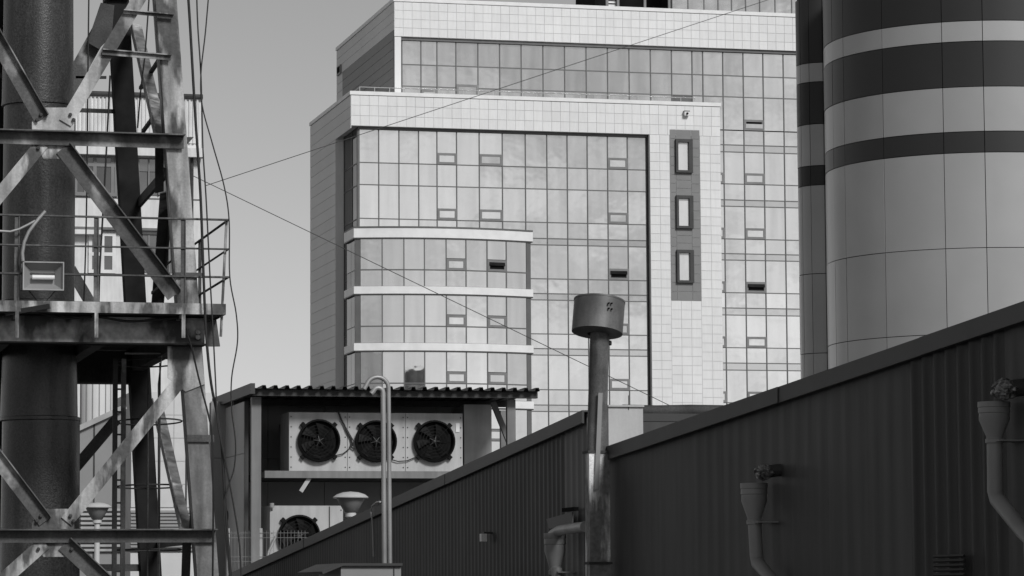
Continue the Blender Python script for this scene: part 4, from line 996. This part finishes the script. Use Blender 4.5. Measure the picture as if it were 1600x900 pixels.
bx_ = PF(66, 473); b = MB(); b.bar((bx_.x + .08, YPF - .1, bx_.z - .05), (PF(10, 490).x, YPF + .1, bx_.z - .13), .06, .06); b.build('mounting_arm', M['cable'], ft)
cb_ = thing('conduit', 'pale flexible conduit curving up to the floodlight', 'cable', Fl(36, 405))
MB().tube([Fl(x, y) for x, y in ((36, 408), (35, 395), (38, 378), (45, 362), (54, 350), (62, 340), (71, 330))], .022, 8).build('conduit', M['galv'], cb_, 50)
MB().tube([Fl(x, y, YFL + .03) for x, y in ((-20, 360), (0, 361), (16, 362), (30, 358), (44, 351), (55, 345))], .016, 8).build('conduit_branch', M['galv'], cb_, 50)

# ------------------------------------------------------------ cables on the mast and wires across the sky
def cable(label, pts, r_, Y, grp='cables hanging down the mast', m=M['cable']):
    q = [onY(x, y, Y) for x, y in pts]; s_ = []                       # smooth through the points
    for i in range(len(q) - 1):
        p0, p1, p2, p3 = q[max(0, i - 1)], q[i], q[i + 1], q[min(len(q) - 1, i + 2)]
        for k in range(6):
            t = k / 6; s_.append(.5 * ((2 * p1) + (p2 - p0) * t + (2 * p0 - 5 * p1 + 4 * p2 - p3) * t * t + (3 * p1 - p0 - 3 * p2 + p3) * t ** 3))
    s_.append(q[-1]); o = MB().tube(s_, r_, 6).build('mast_cable', m, None, 60); return tag(o, label, 'cable', grp)
cable('thick dark cable running straight down beside the mast leg', ((293, -20), (297, 40), (305, 180), (313, 300), (318, 430), (322, 520), (330, 600), (345, 680), (352, 790), (362, 920)), .017, YM - .75)
cable('thin dark cable just right of the thick mast cable', ((307, -20), (309, 40), (314, 120), (317, 230), (322, 310), (328, 430), (333, 520), (337, 600), (340, 660), (352, 720), (365, 790), (374, 850), (378, 920)), .0095, YM - .8)
cable('loose cable bowing out past the right end of the railing', ((327, -20), (321, 50), (314, 115), (316, 165), (332, 225), (350, 290), (358, 345), (359, 432), (369, 490), (371, 535), (362, 590), (362, 640), (368, 690), (366, 730), (357, 760), (350, 790), (354, 850), (360, 920)), .0085, YM - .85)
cable('thin cable hanging in front of the flue right side', ((139, -20), (138, 60), (137, 160), (136, 270), (134, 380), (131, 470)), .010, YM + 1)
cable('thin cable hanging beside the dark rear mast leg', ((172, 118), (169, 180), (166, 240), (161, 330), (156, 420), (154, 480)), .012, YM + 1)
cable('thin cable crossing behind the upper mast rungs', ((234, -20), (230, 40), (226, 90), (220, 140), (215, 200)), .010, YM + 1)
cable('dark cable drooping down the front leg below the platform', ((285, 500), (292, 520), (300, 545), (308, 580), (316, 612), (326, 650), (331, 680), (333, 760), (333, 830), (332, 920)), .012, YM - .35)
cable('drooping cable slung along beam under platform deck', ((60, 488), (100, 497), (150, 495), (200, 502), (250, 499), (290, 495)), .016, YM - .4)
def wire(label, a, Ya, b_, Yb, sag, r_=.0075):
    p, q = onY(*a, Ya), onY(*b_, Yb); n = 24
    o = MB().tube([p + (q - p) * (i / n) - Vector((0, 0, sag * 4 * (i / n) * (1 - i / n))) for i in range(n + 1)], r_, 5).build('overhead_wire', M['wire'], None)
    tag(o, label, 'wire', 'thin overhead wires')
wire('thin wire rising to the right across the office facade', (322, 290), YM, (1290, -30), 52, .0, .005)
wire('thin wire sloping down to the right from mast to shed roof', (300, 274), YM, (1066, 643), ycorner + 1.8, .0, .005)
for o in list(bpy.data.objects):
    if '_o' in o: del o['_o']
